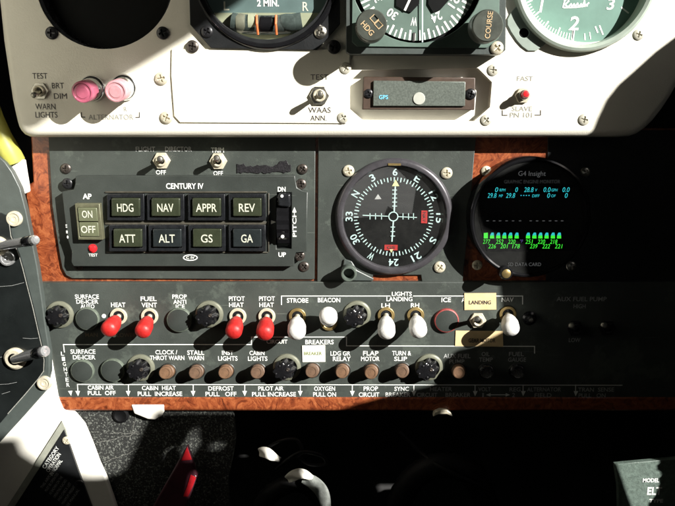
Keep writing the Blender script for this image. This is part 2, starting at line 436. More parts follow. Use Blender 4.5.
# ================================================================== the cabin around the panel, and added light blockers (structure)
XW = 0.36
def wall_pt(px, py, h, X=None):
    p = P(px, py, h); t = ((X or XW) - p.x) / SUN.x; q = p + SUN * t
    return (q.y, q.z)
def wall_mesh(name, outer, holes, place, thick, m, kind='structure'):
    """outer/holes: 2D loops; place(u, v, w) -> world"""
    mb = MB(); mb.prism(outer, 0, thick, holes)
    for v in mb.b.verts: v.co = place(v.co.x, v.co.y, v.co.z)
    bmesh.ops.recalc_face_normals(mb.b, faces=mb.b.faces)
    me = bpy.data.meshes.new(name); mb.b.to_mesh(me); mb.b.free(); me.materials.append(M[m])
    o = bpy.data.objects.new(name, me); sc.collection.objects.link(o)
    if kind: o['kind'] = kind
    return o
SUN_HOLE = [  # outline of the sunlit area, (px, py, depth) where it falls: cut into the unseen wall
    (-60, 128, 10), (8, 133, 24), (24, 130, 27), (48, 113, 27), (78, 99, 27), (112, 78, 27), (150, 55, 27), (178, 38, 27), (200, 22, 27), (240, -6, 27), (275, -40, 27),
    (500, -70, 27), (725, -70, 27), (735, 0, 27),
    (690, 27, 27), (675, 37, 27), (655, 52, 27), (635, 70, 27), (618, 85, 27), (606, 100, 27), (597, 119, 27), (590, 137, 27),
    (523, 157, 0), (492, 178, 0), (474, 187, 3), (464, 190, 3), (452, 196, 3), (446, 206, 3), (447, 226, 3), (453, 240, 3), (466, 246, 3),
    (494, 256, 3), (498, 270, 6), (500, 293, 6), (503, 331, 6), (475, 346, 6), (457, 350, 6), (442, 362, 6), (440, 381, 6), (428, 386, 6), (396, 393, 6), (362, 402, 8), (338, 410, 8),
    (300, 410, 8), (200, 410, 8), (152, 412, 4), (139, 436, 2), (124, 470, 2), (104, 477, 10), (80, 477, 10), (33, 463, 10), (16, 452, 10), (10, 438, 10),
    (-40, 440, 10), (-440, 430, 0), (-440, -12, 0), (-166, -182, 0), (-115, 60, 0), (-80, 105, 0)]
PATCHES = [  # extra holes added to throw small sun patches
    [(192, 420, 2), (197, 430, 2), (199, 445, 2), (190, 456, 2), (172, 456, 2), (180, 440, 2)],
    [(178, 446, 22), (194, 444, 22), (195, 459, 22), (178, 461, 22)],
    [(206, 436, 2), (212, 444, 2), (222, 443, 2), (226, 464, 2), (220, 462, 2), (215, 448, 2), (203, 450, 2)],
    [(184, 473, 22), (200, 473, 22), (194, 497, 22), (180, 494, 22)],
    [(256, 445, 25), (276, 445, 25), (280, 462, 25), (258, 462, 25)],
    [(290, 468, 25), (315, 468, 25), (332, 490, 25), (330, 512, 25), (318, 512, 25), (312, 486, 25), (290, 480, 25)],
    [(435, 410.5, 12), (451, 410.5, 12), (451, 415, 12), (435, 415, 12)],
    [(606, 455, 10), (657.5, 455, 10), (659.5, 463, 10), (656.5, 466, 10), (657, 470, 10), (660.5, 472.5, 10), (661, 476, 10), (658, 479, 10), (659.5, 484, 10), (657, 489, 10), (655, 496, 10), (648, 504, 10), (647, 530, 10), (632, 530, 10), (620, 496, 10)],
]
hole = [wall_pt(*p) for p in SUN_HOLE]
patches = [[wall_pt(*p) for p in q] for q in PATCHES]
outer = [(-2.6, -.9), (.7, -.9), (.7, 1.9), (-2.6, 1.9)]
left = [(-1.35, -.6), (.12, -.6), (.12, .85), (-1.35, .85)]
wall_mesh('unseen_cabin_wall', outer, [hole] + patches, lambda u, v, q: Vector((XW + q, u, v)), .006, 'cabin_dark')  # unseen wall, its holes shaped to cast the sun and shade
# second unseen wall, added to keep out sky light; its opening a little larger
XO = XW + .60
def grow(poly, d):
    a = sum(poly[i - 1][0] * poly[i][1] - poly[i][0] * poly[i - 1][1] for i in range(len(poly))); sg = 1 if a > 0 else -1
    out = []
    for i, p in enumerate(poly):
        q, r = Vector(poly[i - 1]), Vector(poly[(i + 1) % len(poly)]); t = (r - q).normalized()
        out.append((p[0] + t.y * d * sg, p[1] - t.x * d * sg))
    return out
def hull(pts):
    pts = sorted(pts)
    def half(ps):
        o = []
        for p in ps:
            while len(o) > 1 and (o[-1][0] - o[-2][0]) * (p[1] - o[-2][1]) - (o[-1][1] - o[-2][1]) * (p[0] - o[-2][0]) <= 0: o.pop()
            o.append(p)
        return o
    a, b = half(pts), half(pts[::-1]); return a[:-1] + b[:-1]
oh = grow(hull([wall_pt(*p, XO) for q in [SUN_HOLE] + PATCHES for p in q]), .03)
wall_mesh('sky_block_wall', [(-2.6, -.9), (.7, -.9), (.7, 1.9), (-2.6, 1.9)], [oh], lambda u, v, q: Vector((XO + q, u, v)), .006, 'cabin_dark')
XA, XB = XW + .007, XO - .001
for nm, poly, pf in (('sky_block_lid', [(XA, -2.6), (XB, -2.6), (XB, .7), (XA, .7)], lambda u, v, q: Vector((u, v, 1.894 - q))), ('sky_block_lid', [(XA, -2.6), (XB, -2.6), (XB, .7), (XA, .7)], lambda u, v, q: Vector((u, v, -.894 + q))),
                     ('sky_block_lid', [(XA, -.88), (XB, -.88), (XB, 1.88), (XA, 1.88)], lambda u, v, q: Vector((u, .694 - q, v))), ('sky_block_lid', [(XA, -.88), (XB, -.88), (XB, 1.88), (XA, 1.88)], lambda u, v, q: Vector((u, -2.594 + q, v)))):
    wall_mesh(nm, poly, [], pf, .004, 'cabin_dark')  # added lids closing the gap between both walls against sky light
wall_mesh('unseen_cabin_wall', left, [], lambda u, v, q: Vector((-.42 - q, u, v)), .006, 'cabin_dark')
wall_mesh('bounce_board', [(-.24, .02), (-.06, .02), (-.06, .36), (-.24, .36)], [], lambda u, v, q: Vector((-.28 - q, u, v)), .03, 'bounce_cream')  # unseen cream board added to bounce sun onto the upper left panel
wall_mesh('cabin_roof', [(-.43, -1.35), (XW + .01, -1.35), (XW + .01, .12), (-.43, .12)], [], lambda u, v, q: Vector((u, v, .851 + q)), .006, 'cabin_dark')
wall_mesh('floor', [(-.43, -1.35), (XW + .01, -1.35), (XW + .01, .3), (-.43, .3)], [], lambda u, v, q: Vector((u, v, -.602 - q)), .006, 'carpet')
# rear bulkhead; opening added and shaped for the glare in the instrument glasses
rear = [(-.43, -.6), (XW + .01, -.6), (XW + .01, .85), (-.43, .85)]
def refl(px, py, h=4, Y=-1.36):
    """where the glass at this spot mirrors the rear wall"""
    p = P(px, py, h); d = (p - CAM); d.y = -d.y
    t = (Y - p.y) / d.y; q = p + d * t
    return (q.x, q.z)
RW = [refl(*p) for p in ((325, 150), (396, 168), (416, 188), (412, 214), (399, 214), (388, 206), (384, 216), (325, 220))]
wall_mesh('unseen_cabin_wall', rear, [RW], lambda u, v, q: Vector((u, -1.36 - q, v)), .006, 'cabin_dark')
wall_mesh('glare_ground', [(-40, -60), (40, -60), (40, -1.45), (-40, -1.45)], [], lambda u, v, q: Vector((u, v, -.8 - q)), .05, 'concrete') if mat('concrete', (.55, .54, .50), .9, scale=2, var=.15) else None  # unseen pale ground added to brighten the glass reflections
wall_mesh('firewall', [(-.6, -.7), (.6, -.7), (.6, .7), (-.6, .7)], [], lambda u, v, q: Vector((u, .13 + q, v)), .006, 'cabin_dark')

# ================================================================== big panels
def plate(th, poly, h0, h1, name, m, holes=(), bevel=.8, parent=None, seg=2):
    mb = MB(); mb.prism(pl(th, poly, h1), h0 - th.h, h1 - th.h, [pl(th, q, h1) for q in holes])
    return mb.build(name, m, th, parent, bevel=bevel, smooth=30, seg=seg)

# carpeted kick panel under the instrument panel
kp = T('kick_panel', 'grey speckled carpet kick panel under the wooden trim', 'kick panel', 200, 450, 0)
plate(kp, [(58, 404), (232, 404), (236, 440), (228, 480), (231, 560), (58, 560)], -6, 1.5, 'carpet', 'carpet', bevel=0)
mb = MB()
for k in range(4):                                                   # loose threads on the carpet
    x, y, dx, dy = [(96, 444, 44, -11), (110, 434, 30, -1), (103, 463, 40, -16), (130, 440, 6, -26)][k]
    pts = [kp.L(x + dx * i / 8 + random.uniform(-.8, .8), y + dy * i / 8 + random.uniform(-1.2, 1.2), 2) for i in range(9)]
    mb.tube(pts, .2, 6)
mb.build('loose_thread', 'thread', kp)

# burl wood panel
wd = T('wood_panel', 'orange burl wood veneer panel behind the green radio plates', 'wood panel', 330, 215, 0)
plate(wd, [(30, 128), (33, 182), (24, 187), (28, 210), (36, 262), (39, 286), (720, 286), (720, 128)], -8, 0, 'veneer', 'burl_wood', bevel=1.5)
for q in ((486, 171, 5.2), (477, 265, 5)): screw(wd, q[0], q[1], 0, q[2], 'cream_metal')

# burl trim strip along the bottom
wt = T('wood_trim', 'glossy burl wood trim strip along the bottom of the switch panel', 'trim', 330, 405, 0)
plate(wt, [(56, 397), (57, 405), (62, 411.5), (720, 411.5), (720, 397)], -6, 7, 'veneer', 'burl_wood', bevel=2.5, seg=4)

# upper white panel
wp = T('instrument_panel', 'white painted upper instrument panel with rounded lower edge and big gauges', 'instrument panel', 330, 80, 0)
HW = 27
def circp(cx, cy, r, n=64): return circ(cx, cy, r, n)
G_L = (104.5, -20, 69); G_T = (266, -27); G_H = (417, -23); G_A = (587, -23.7)
octo = [(362, 70), (478, 68), (492, 82), (490, 107), (474, 121), (363, 120), (349, 108), (348, 83)]
tc_cut = [(186, -90), (189.5, 24), (210, 48.5), (318, 50.5), (341, 24.5), (341, -90)]
face_poly = [(-14, -110), (1, 40), (5.5, 70), (10, 100), (12.5, 112), (14.6, 121), (16.2, 126.5), (18.6, 131), (22, 134.6), (27, 136.8), (34, 137.4), (120, 137.4), (300, 137.5), (500, 137.5), (620, 137.4), (632, 136.4), (640, 133.4), (647, 128.6), (655, 121), (664, 109.5), (673, 96), (682, 80), (700, 68), (720, 60), (720, -110)]
mb = MB(); mb.rounded(pl(wp, face_poly, HW), 4, HW, 8.5, [pl(wp, q, HW) for q in (circp(*G_L), octo, circp(587, -23.7, 66), circp(266, -27, 68.5))])
mb.build('face', 'white_paint', wp, smooth=40)
mb = MB(); mb.prism(pl(wp, [(335, 58), (500, 58), (500, 130), (335, 130)], 16), 14, 17); mb.build('recess_back', 'white_recess', wp)
# the thin cover plate let into the middle
cv = plate(wp, [(171.5, 49), (171, 75), (174, 116), (180, 122.6), (346, 123.4), (350, 119), (350, 49)], HW + .05, HW + 1.5, 'cover_plate', 'white_paint', [tc_cut[1:5] + [(341, 48.8), (341.5, 40), (186, 40)]] if False else [], bevel=.5)
H1 = HW + 1.5
for x, y, r, kd, h in ((161.5, 78.5, 6.4, 'cream_metal', HW), (166.5, 117.5, 6.2, 'cream_metal', HW), (345.5, 68, 5.6, 'white', H1), (343, 117.5, 5.4, 'white', H1), (493, 70, 5.6, 'white', HW), (486, 120, 5.4, 'white', HW),
                       (638.5, 34.5, 5.4, 'white', HW), (584, 119.5, 5.6, 'white', HW),
                       (52, 33, 6.3, 'black_screw', HW), (163, 33, 6.3, 'black_screw', HW), (192.5, 46.5, 6.2, 'dark_screw', H1), (334, 47, 6.8, 'black_screw', H1)):
    screw(wp, x, y, h, r, kd)
for b, x, y, w_, h_, m_, dp in (('TEST', 40, 75.8, 15, 5.6, 'legend_black', HW), ('BRT', 58, 85.5, 12, 5.4, 'legend_black', HW), ('DIM', 60.5, 96, 13, 5.4, 'legend_black', HW),
                            ('WARN', 45.5, 106.5, 20, 5.8, 'legend_black', HW), ('LIGHTS', 46.5, 114.7, 22, 5.8, 'legend_black', HW),
                            ('ALTERNATOR', 111, 117, 45, 5, 'legend_grey', HW), ('R', 125.5, 109, 3, 4.4, 'legend_grey', HW),
                            ('TEST', 319.5, 77, 18, 5.2, 'legend_black', H1), ('WAAS', 319.5, 110, 22.5, 5.4, 'legend_black', H1), ('ANN.', 318.5, 118, 16, 5.2, 'legend_black', H1),
                            ('FAST', 525, 78.5, 16, 4.6, 'legend_grey', HW), ('SLAVE', 522, 108.6, 20, 4.6, 'legend_grey', HW), ('PN 101', 521, 115, 22, 4.8, 'legend_grey', HW)):
    legend(wp, b, x, y, w_, h_, dp, m_, bold=.0)
strokes(wp, [[(81.5, 112.5), (81.5, 117), (85, 117)], [(139.5, 112.5), (139.5, 117.3), (136, 117.3)]], HW, .8, 'legend_black', 'bracket')
strokes(wp, [[(502.3, 110.5), (502.3, 115.2), (507, 115.2)], [(540.5, 110.5), (540.5, 115), (535, 115)]], HW, .8, 'legend_black', 'bracket')

# black plate laid in for the deep shade beyond the engine monitor
ep = T('shade_plate', 'black plate added for the deep shade right of the round engine monitor', 'shade plate', 640, 215, 0)
plate(ep, [(548, 130), (546, 281), (720, 281), (720, 130)], .1, 1.4, 'face', 'black_paint', bevel=.4)
screw(ep, 585, 172, 1.4, 5); screw(ep, 571, 266, 1.4, 5)
# green plate on the left (flight director switches, autopilot)
gp = T('radio_panel', 'dark green metal plate with flight director switches around the autopilot', 'radio panel', 180, 210, 0)
HG = 3.0
plate(gp, [(48, 130), (49, 152), (52, 206), (59, 252), (62, 268), (66, 275.5), (72, 278.5), (314.5, 279.5), (315.5, 130)], -.5, HG, 'face', 'green_paint', bevel=.6)
for x, y in ((66, 168.5), (302.5, 169), (304, 266.5), (78, 265.5)): screw(gp, x, y, HG, 5.2, 'dark_screw')
for b, x, y, w_, h_, m_ in (('FLIGHT', 145.5, 149, 19.5, 4.8, 'legend_dim'), ('DIRECTOR', 178.5, 149, 26.5, 4.8, 'legend_dim'), ('TRIM', 217.5, 150, 13, 5, 'legend_white'),
                            ('OFF', 161, 172.2, 10, 4.4, 'legend_white'), ('OFF', 218.2, 173.2, 9.6, 4.4, 'legend_white')):
    legend(gp, b, x, y, w_, h_, HG, m_)  # FLIGHT DIRECTOR takes a dimmer colour for the shade it lies in
tp = T('tape_strip', 'crumpled black tape smear beside the trim switch', 'tape', 265, 168, HG, )
mb = MB(); top = []; bot = []
for i in range(25):
    x = 237 + i * 2.25; top.append((x, 165.2 - random.uniform(0, 2) - (4 if 19 <= i <= 22 else 0) + (1.5 if 3 < i < 17 else 0))); bot.append((x, 173 + random.uniform(-1.2, 1.2) - abs(i - 10) * .06))
mb.prism(pl(tp, top + bot[::-1], HG), .15, .9); mb.build('tape', 'tape', tp, bevel=.2)

# green plate on the right (course indicator)
rp = T('indicator_panel', 'dark green metal plate around the round course indicator', 'mounting plate', 395, 215, 0)
plate(rp, [(318.5, 130), (317, 282.5), (372, 282.5), (373, 275), (421, 275), (422, 282.5), (462.5, 282), (469, 220), (476.5, 130)], -.5, HG, 'face', 'green_paint', bevel=.6)
for x, y, r in ((348.5, 170.8, 5.8), (446.5, 173, 5.8), (439.5, 267, 5.8)): screw(rp, x, y, HG, r, 'cream_metal')

# lower switch panel
sp = T('switch_panel', 'long dark green switch panel lettered in white, with toggles and breakers', 'switch panel', 330, 340, 0)
HS = 6.0
plate(sp, [(38, 282.5), (41, 310), (47, 345), (53, 376), (57.5, 398.5), (720, 398.5), (720, 281.5)], -3, HS, 'face', 'green_paint', bevel=1.0)
LG = [('SURFACE', 87, 296.6, 24, 4.6), ('DE-ICER', 87.4, 301.6, 22, 4.4), ('AUTO', 87.6, 306.3, 14, 4.2), ('HEAT', 118.3, 304.8, 14.5, 4.8), ('FUEL', 148.6, 298.8, 16, 4.8), ('VENT', 149.3, 305, 15.5, 4.8),
      ('PROP', 179.6, 296.6, 14.5, 4.6), ('ANTI', 179.8, 301.8, 13, 4.4), ('ICE', 180.3, 306.4, 9, 4), ('PITOT', 236.8, 298.6, 16, 4.8), ('HEAT', 236.4, 304.8, 14.5, 4.6), ('PITOT', 267, 298.6, 16, 4.8), ('HEAT', 266.6, 304.8, 14.5, 4.6),
      ('STROBE', 297.6, 300.4, 21.5, 4.8), ('BEACON', 329, 300, 22.5, 4.8), ('LIGHTS', 401.8, 293.8, 20, 4.4), ('LANDING', 399.4, 299, 26, 4.6), ('LH', 385.6, 305.4, 8.5, 4.6), ('RH', 415, 305.2, 8.5, 4.6), ('ICE', 446.2, 299.8, 9.6, 4.8), ('A', 463.3, 299.8, 3.4, 4.6), ('NAV', 507.5, 299.6, 12, 4.6),
      ('SURFACE', 83, 351.6, 25, 4.8), ('DE-ICER', 84.2, 357.2, 22.5, 4.6), ('CLOCK /', 166.4, 352.2, 22, 4.6), ('THROT WARN', 167.2, 357.8, 34.5, 4.8), ('STALL', 195.7, 352.6, 17, 4.8), ('WARN', 196.2, 358, 15.5, 4.6),
      ('INST', 227.7, 352.8, 11.5, 4.6), ('LIGHTS', 227.9, 358.4, 19.5, 4.8), ('CABIN', 257, 353, 15, 4.6), ('LIGHTS', 257.7, 358.6, 19.5, 4.8), ('LDG GR', 340.4, 353.4, 20, 4.8), ('RELAY', 341.8, 358.8, 18, 4.8), ('FLAP', 370.8, 353.2, 15.5, 4.8), ('MOTOR', 370.3, 358.8, 18.5, 4.8),
      ('TURN &', 401.6, 353.2, 19, 4.8), ('SLIP', 400.6, 358.8, 13, 4.6), ('CIRCUIT', 277, 341.6, 21, 4.2), ('BREAKERS', 319.5, 342, 28.5, 4.8), 
      ('CABIN AIR', 100.8, 387.6, 26, 4.6), ('PULL  OFF', 101.8, 393, 28, 4.6), ('CABIN  HEAT', 158.9, 388, 34, 4.6), ('PULL  INCREASE', 160, 393.8, 44.5, 4.8), ('DEFROST', 221, 388.4, 25.5, 4.6), ('PULL   OFF', 221, 394, 31, 4.8),
      ('PILOT AIR', 271, 388.4, 25.5, 4.6), ('PULL INCREASE', 274, 394.2, 44, 4.8), ('OXYGEN', 324.6, 388.6, 21, 4.8), ('PULL ON', 324.6, 394.4, 23, 4.8), ('PROP', 370.8, 388.6, 14.5, 4.8), ('CIRCUIT', 369, 394.6, 20.5, 4.8), ('SYNC', 401.6, 388.8, 14.5, 4.6), ('BREAKER', 398, 394.6, 25, 4.6)]
for b, x, y, w_, h_ in LG: legend(sp, b, x, y, w_, h_, HS, 'legend_white', bold=.018)
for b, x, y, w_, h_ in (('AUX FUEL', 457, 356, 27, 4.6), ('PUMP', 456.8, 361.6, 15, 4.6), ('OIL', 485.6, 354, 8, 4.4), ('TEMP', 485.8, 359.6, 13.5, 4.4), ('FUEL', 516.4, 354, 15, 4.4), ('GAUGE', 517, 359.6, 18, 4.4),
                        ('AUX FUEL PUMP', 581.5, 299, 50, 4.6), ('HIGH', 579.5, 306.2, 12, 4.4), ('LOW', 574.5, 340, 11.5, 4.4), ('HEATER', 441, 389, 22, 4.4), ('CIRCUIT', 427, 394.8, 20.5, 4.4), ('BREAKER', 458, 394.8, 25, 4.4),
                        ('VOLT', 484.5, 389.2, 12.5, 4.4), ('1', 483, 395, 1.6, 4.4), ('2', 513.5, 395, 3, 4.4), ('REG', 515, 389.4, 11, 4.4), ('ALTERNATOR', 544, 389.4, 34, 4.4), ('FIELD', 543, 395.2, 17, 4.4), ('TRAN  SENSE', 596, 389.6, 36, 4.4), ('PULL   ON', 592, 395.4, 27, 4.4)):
    legend(sp, b, x, y, w_, h_, HS, 'legend_dim', bold=.01)  # shade at the panel's right end put into this dimmer lettering colour
for b, x, y, w_ in (('MAN', 91.5, 334.8, 12.5), ('BLOWER', 125, 335, 22)): legend(sp, b, x, y, w_, 4.2, HS, 'legend_shaded', bold=.005)  # shadow put into the brown colour of this lettering
for i, c in enumerate('LIGHTER'): legend(sp, c, 62.6 + i * .92, 353.6 + i * 5.2, 3.1, 4.2, HS, 'legend_white')
strokes(sp, [[(281.5, 304.5), (281.5, 296), (390, 296)], [(413.5, 296), (522.5, 296), (522.5, 304)],
             [(64.5, 352), (63.5, 344.5), (251.5, 344.5), (251.5, 337), (346.5, 337), (346.5, 345.8), (534.5, 346.3), (534.5, 353)],
             [(78, 392), (77.5, 384.4), (622, 385.2)]] +
        [[(x, 385), (x, 392)] for x in (128.5, 193.3, 244.8, 300.3, 352.3, 413.8, 475, 523, 575.5)] + [[(488, 394.8), (508, 394.8)]], HS, .9, 'legend_white', 'rule_line',
        arrows=[(x, 396.2, 0, 1, 5.6) for x in (78.2, 128.5, 193.3, 244.8, 300.3, 352.3, 413.8, 475, 523, 575.5)] + [(71.2, 395.8, .1, 1, 5.4), (486, 394.8, -1, 0, 4.5), (510, 394.8, 1, 0, 4.5)])
for x, y, r in ((104, 316, 2.1), (114.3, 335.4, 2)): 
    mb = MB(); mb.lathe([(r, .1), (r, .5), (0, .6)], sp.L(x, y, HS), n=20); mb.build('paint_dot', 'legend_white', sp)

# ================================================================== left side: black quadrant, white trim, placard
bs = T('side_panel', 'black two-layer side panel with chrome pull rods at the left edge', 'side panel', 10, 300, 12)
plate(bs, [(-40, 140), (-4, 154), (5, 162), (12, 172), (20, 188), (26, 211), (31, 236), (37, 266), (42, 300), (46, 330), (49.5, 352), (49.5, 373), (45, 392), (22, 418), (0, 442), (-40, 486)], 12, 20, 'outer_layer', 'grey_green', bevel=1)
plate(bs, [(-40, 216), (0, 213), (8, 217), (11, 236), (14, 243), (19, 255), (23, 269), (27, 285), (33, 308), (38, 330), (42, 347), (44.5, 360), (44, 371), (38, 379.5), (24, 396), (8, 414), (-40, 470)], 20.05, 23, 'inner_layer', 'side_black', bevel=.4)
strokes(bs, [[(8.5, 217), (11, 236), (14, 243), (19, 255), (23, 269), (27, 285), (33, 308), (38, 330), (42, 347), (44.2, 360), (43.8, 371), (38, 379.2), (24, 395.7), (8, 413.7)]], 23, .75, 'legend_grey', 'edge_line')
strokes(bs, [[(-2, 384.5), (8, 384), (17, 382.2)], [(2, 394), (10, 391.5)], [(-2, 357.5), (6, 356.5)], [(23, 338), (31, 338.6), (38, 338)], [(0, 286.5), (12, 285.6), (24, 282.5)]], 23, .22, 'legend_dim', 'scratch')
def bolt(x, y, r, m, h, name, label, sq=1.0):
    t = T(name, label, 'bolt', x, y, h); mb = MB()
    mb.lathe([(r, 0), (r, 2.2), (r * .93, 3.2), (r * .72, 3.4), (r * .66, 2.6), (r * .3, 2.7), (r * .22, 2.1), (0, 2.1)], n=40); mb.build('head', m, t); 
    return t
bolt(15, 218.5, 7.8, 'cream_metal', 20, 'washer_bolt', 'pale washer head bolt above the upper chrome rod')
bolt(8, 258, 7.8, 'satin_chrome', 23, 'washer_bolt', 'bright chrome bolt head just under the upper rod')
bolt(45, 382.5, 7.2, 'cream_metal', 20, 'washer_bolt', 'pale bolt at the corner of the black side panel by the lower rod')
def rod(label, bx, by, tx, ty, h0, h1, r, rn, ball):
    t = T('pull_rod', label, 'pull rod', bx, by, h0, 'chrome pull rods on the side panel'); mb = MB()
    mb.lathe([(rn, 0), (rn, 3), (rn * .82, 4.5), (r * 1.2, 4.5)], n=36); mb.build('base_nut', 'cream_metal', t)
    a = Vector((0, 0, 3)); b = t.L(tx, ty, h1); d = b - a; ln = d.length
    mb = MB(); mb.lathe([(r * .95, 0), (r, 2), (r, ln - 7)], a, d, 32); mb.build('shaft', 'satin_chrome', t)
    mb = MB(); mb.lathe([(r * 1.02, ln - 15), (r * 1.1, ln - 14.4), (r * 1.1, ln - 5.6), (r, ln - 5)], a, d, 32); mb.build('collar', 'black_gloss', t)
    mb = MB()
    if ball: mb.lathe([(r * .9, ln - 5.2), (r * 1.05, ln - 3.5), (r * 1.0, ln + .8), (r * .7, ln + 2.6), (0, ln + 3.4)], a, d, 32)
    else: mb.lathe([(r * 1.0, ln - 5.2), (r * 1.05, ln - 1), (r * .98, ln), (r * .5, ln + .2), (r * .3, ln - .6), (0, ln - .6)], a, d, 32)
    mb.build('tip', 'satin_chrome', t)
rod('upper chrome pull rod with dark collar, reaching over the burl wood', -1, 246, 35, 240, 23, 52, 4.7, 10, True)
rod('lower chrome pull rod with flat bright end beside the switch panel', 16, 358, 45.5, 351, 23, 50, 5.1, 11, False)

wv = T('white_trim', 'white painted trim panel at bottom left, forked around the black placard', 'trim panel', 55, 450, 2)
plate(wv, [(46, 340), (51, 362), (57, 397), (63, 411), (74, 413), (84, 425), (92, 444), (99, 463), (106, 478), (124, 530), (-40, 530), (-40, 400)], 3.5, 10, 'panel', 'white_vinyl', bevel=2, seg=3)
pc = T('placard', 'black triangular placard with slanted white lettering on the white trim', 'placard', 50, 480, 10)
plate(pc, [(62, 421), (66, 430), (70, 446), (40, 512), (-8, 530)], 10.1, 12, 'edge_strip', 'grey_edge', bevel=.4)
plate(pc, [(64, 430), (72, 453), (80, 476), (100, 530), (-2, 530), (15, 506)], 10.1, 13.2, 'plate', 'black_paint', bevel=.3)
for b, x, y, w_, h_ in (('CATEGORY', 50.8, 457.5, 28, 4), ('OPERATION', 53.5, 462.5, 24, 4), ('IN NORMAL', 56, 467.5, 20, 4)): legend(pc, b, x, y, w_, h_, 13.2, 'legend_white', rot=55, bold=.01)
for i in range(7): legend(pc, ('THIS AIRPLANE', 'MUST BE OPERATED', 'AS SHOWN ON THE', 'OPERATING PLACARD', 'AND CHECK LIST', 'MAXIMUM WEIGHT', 'SEE MANUAL')[i], 47.5 + i * 4.2, 479 + i * 3.2, 24, 2.8, 13.2, 'legend_dim', rot=55, bold=0)
screw(pc, 66.5, 440.5, 13.2, 4.2, 'cream_metal'); screw(pc, 79.5, 483.5, 13.2, 4, 'black_screw')
yt = T('edge_trim', 'yellow vinyl edge trim curving down at the upper left', 'edge trim', 10, 140, 4)
mb = MB(); mb.tube([yt.L(x, y, h) for x, y, h in ((-14, 96, 8), (-6, 118, 8), (1, 136, 8), (8, 150, 7), (14, 162, 4))], [9, 9, 10, 11, 11], 20); mb.build('roll', 'yellow_vinyl', yt)
yw = T('trim_strip', 'white vinyl strip between the yellow trim and the wood panel', 'trim strip', 12, 170, 2)
plate(yw, [(-30, 118), (-8, 126), (0, 139), (4, 155), (12, 163), (24, 159), (26, 172), (28, 184), (29, 192), (20, 196), (-30, 190)], 4, 9, 'strip', 'white_vinyl', bevel=1.5, seg=3)

# ================================================================== below the panel
br = T('bracket', 'rounded white bracket end poking out under the wood trim', 'bracket', 150, 414, 0)
plate(br, [(131, 405), (164, 405), (164, 412), (161, 417), (155, 420), (148, 419.5), (134, 414)], 3, 8, 'tab', 'white_vinyl', bevel=1.2, seg=3)
gr = T('grommet', 'black rubber grommet in the carpet beside the white bracket', 'grommet', 121, 415, 1.5)
mb = MB(); mb.lathe([(8, 0), (8, 1.5), (6, 2.2), (4, 1), (0, .8)], n=32); mb.build('ring', 'rubber_black', gr)
rl = T('lever', 'slanted dark lever with sunlit red coloured onto its edges in the footwell', 'lever', 180, 475, 2)
plate(rl, [(187, 446), (191, 458), (197, 477), (189, 500), (178, 530), (140, 530), (160, 494), (178, 462)], 14, 22, 'blade', 'lever_dark', bevel=2, seg=3)
plate(rl, [(187, 447), (191, 458), (192, 460), (181, 461)], 22.1, 23, 'lit_tip', 'red_lit', bevel=.4)  # sunlight on tip and right edge put in as brighter red pieces
plate(rl, [(190.5, 475), (196, 477.5), (193, 486), (188, 497), (183, 497), (187, 486)], 22.1, 23, 'red_edge', 'red_lit', bevel=.4)
screw(rl, 195, 477, 22, 1.6, 'chrome', name='rivet')
def hose(name, label, cat, pts, r, m='rubber_black', group=None, ribs=0):
    t = T(name, label, cat, pts[0][0], pts[0][1], pts[0][2], group); mb = MB()
    P3 = [t.L(*p) for p in pts]; sm = []
    for i in range(len(P3) - 1):
        p0, p1, p2, p3 = P3[max(i - 1, 0)], P3[i], P3[i + 1], P3[min(i + 2, len(P3) - 1)]
        for j in range(8):
            u = j / 8; sm.append(.5 * ((2 * p1) + (p2 - p0) * u + (2 * p0 - 5 * p1 + 4 * p2 - p3) * u * u + (3 * p1 - p0 - 3 * p2 + p3) * u ** 3))
    sm.append(P3[-1])
    mb.tube(sm, [r * (1 + (.08 if ribs and i % 2 else 0)) for i in range(len(sm))], 18); mb.build(name, m, t); return t
# a black laced boot-like air duct with its bright clips
t = hose('air_hose', 'black air hose arching in the footwell below the oxygen legend', 'hose', [(258, 528, 0), (266, 500, 4), (284, 486, 6), (304, 484, 6), (322, 500, 4), (332, 530, 0)], 9, ribs=1)
t = hose('cable', 'thin black cable looped in a bow above the air hose', 'cable', [(262, 452, 14), (278, 442, 22), (296, 440, 24), (302, 452, 26), (290, 458, 26), (303, 452, 28), (322, 456, 24), (325, 464, 22), (308, 464, 22), (294, 456, 24), (276, 470, 18)], 1.8, 'rubber_black')
t = hose('air_hose', 'wide black hose crossing dimly under the heater legend', 'hose', [(395, 520, 10), (405, 490, 14), (425, 470, 18), (450, 466, 20), (475, 478, 18), (490, 520, 12)], 12, ribs=1)
t = hose('cable', 'faint black cable running diagonally across the right footwell', 'cable', [(400, 432, 6), (420, 452, 12), (445, 470, 34), (480, 486, 34)], 2.5)
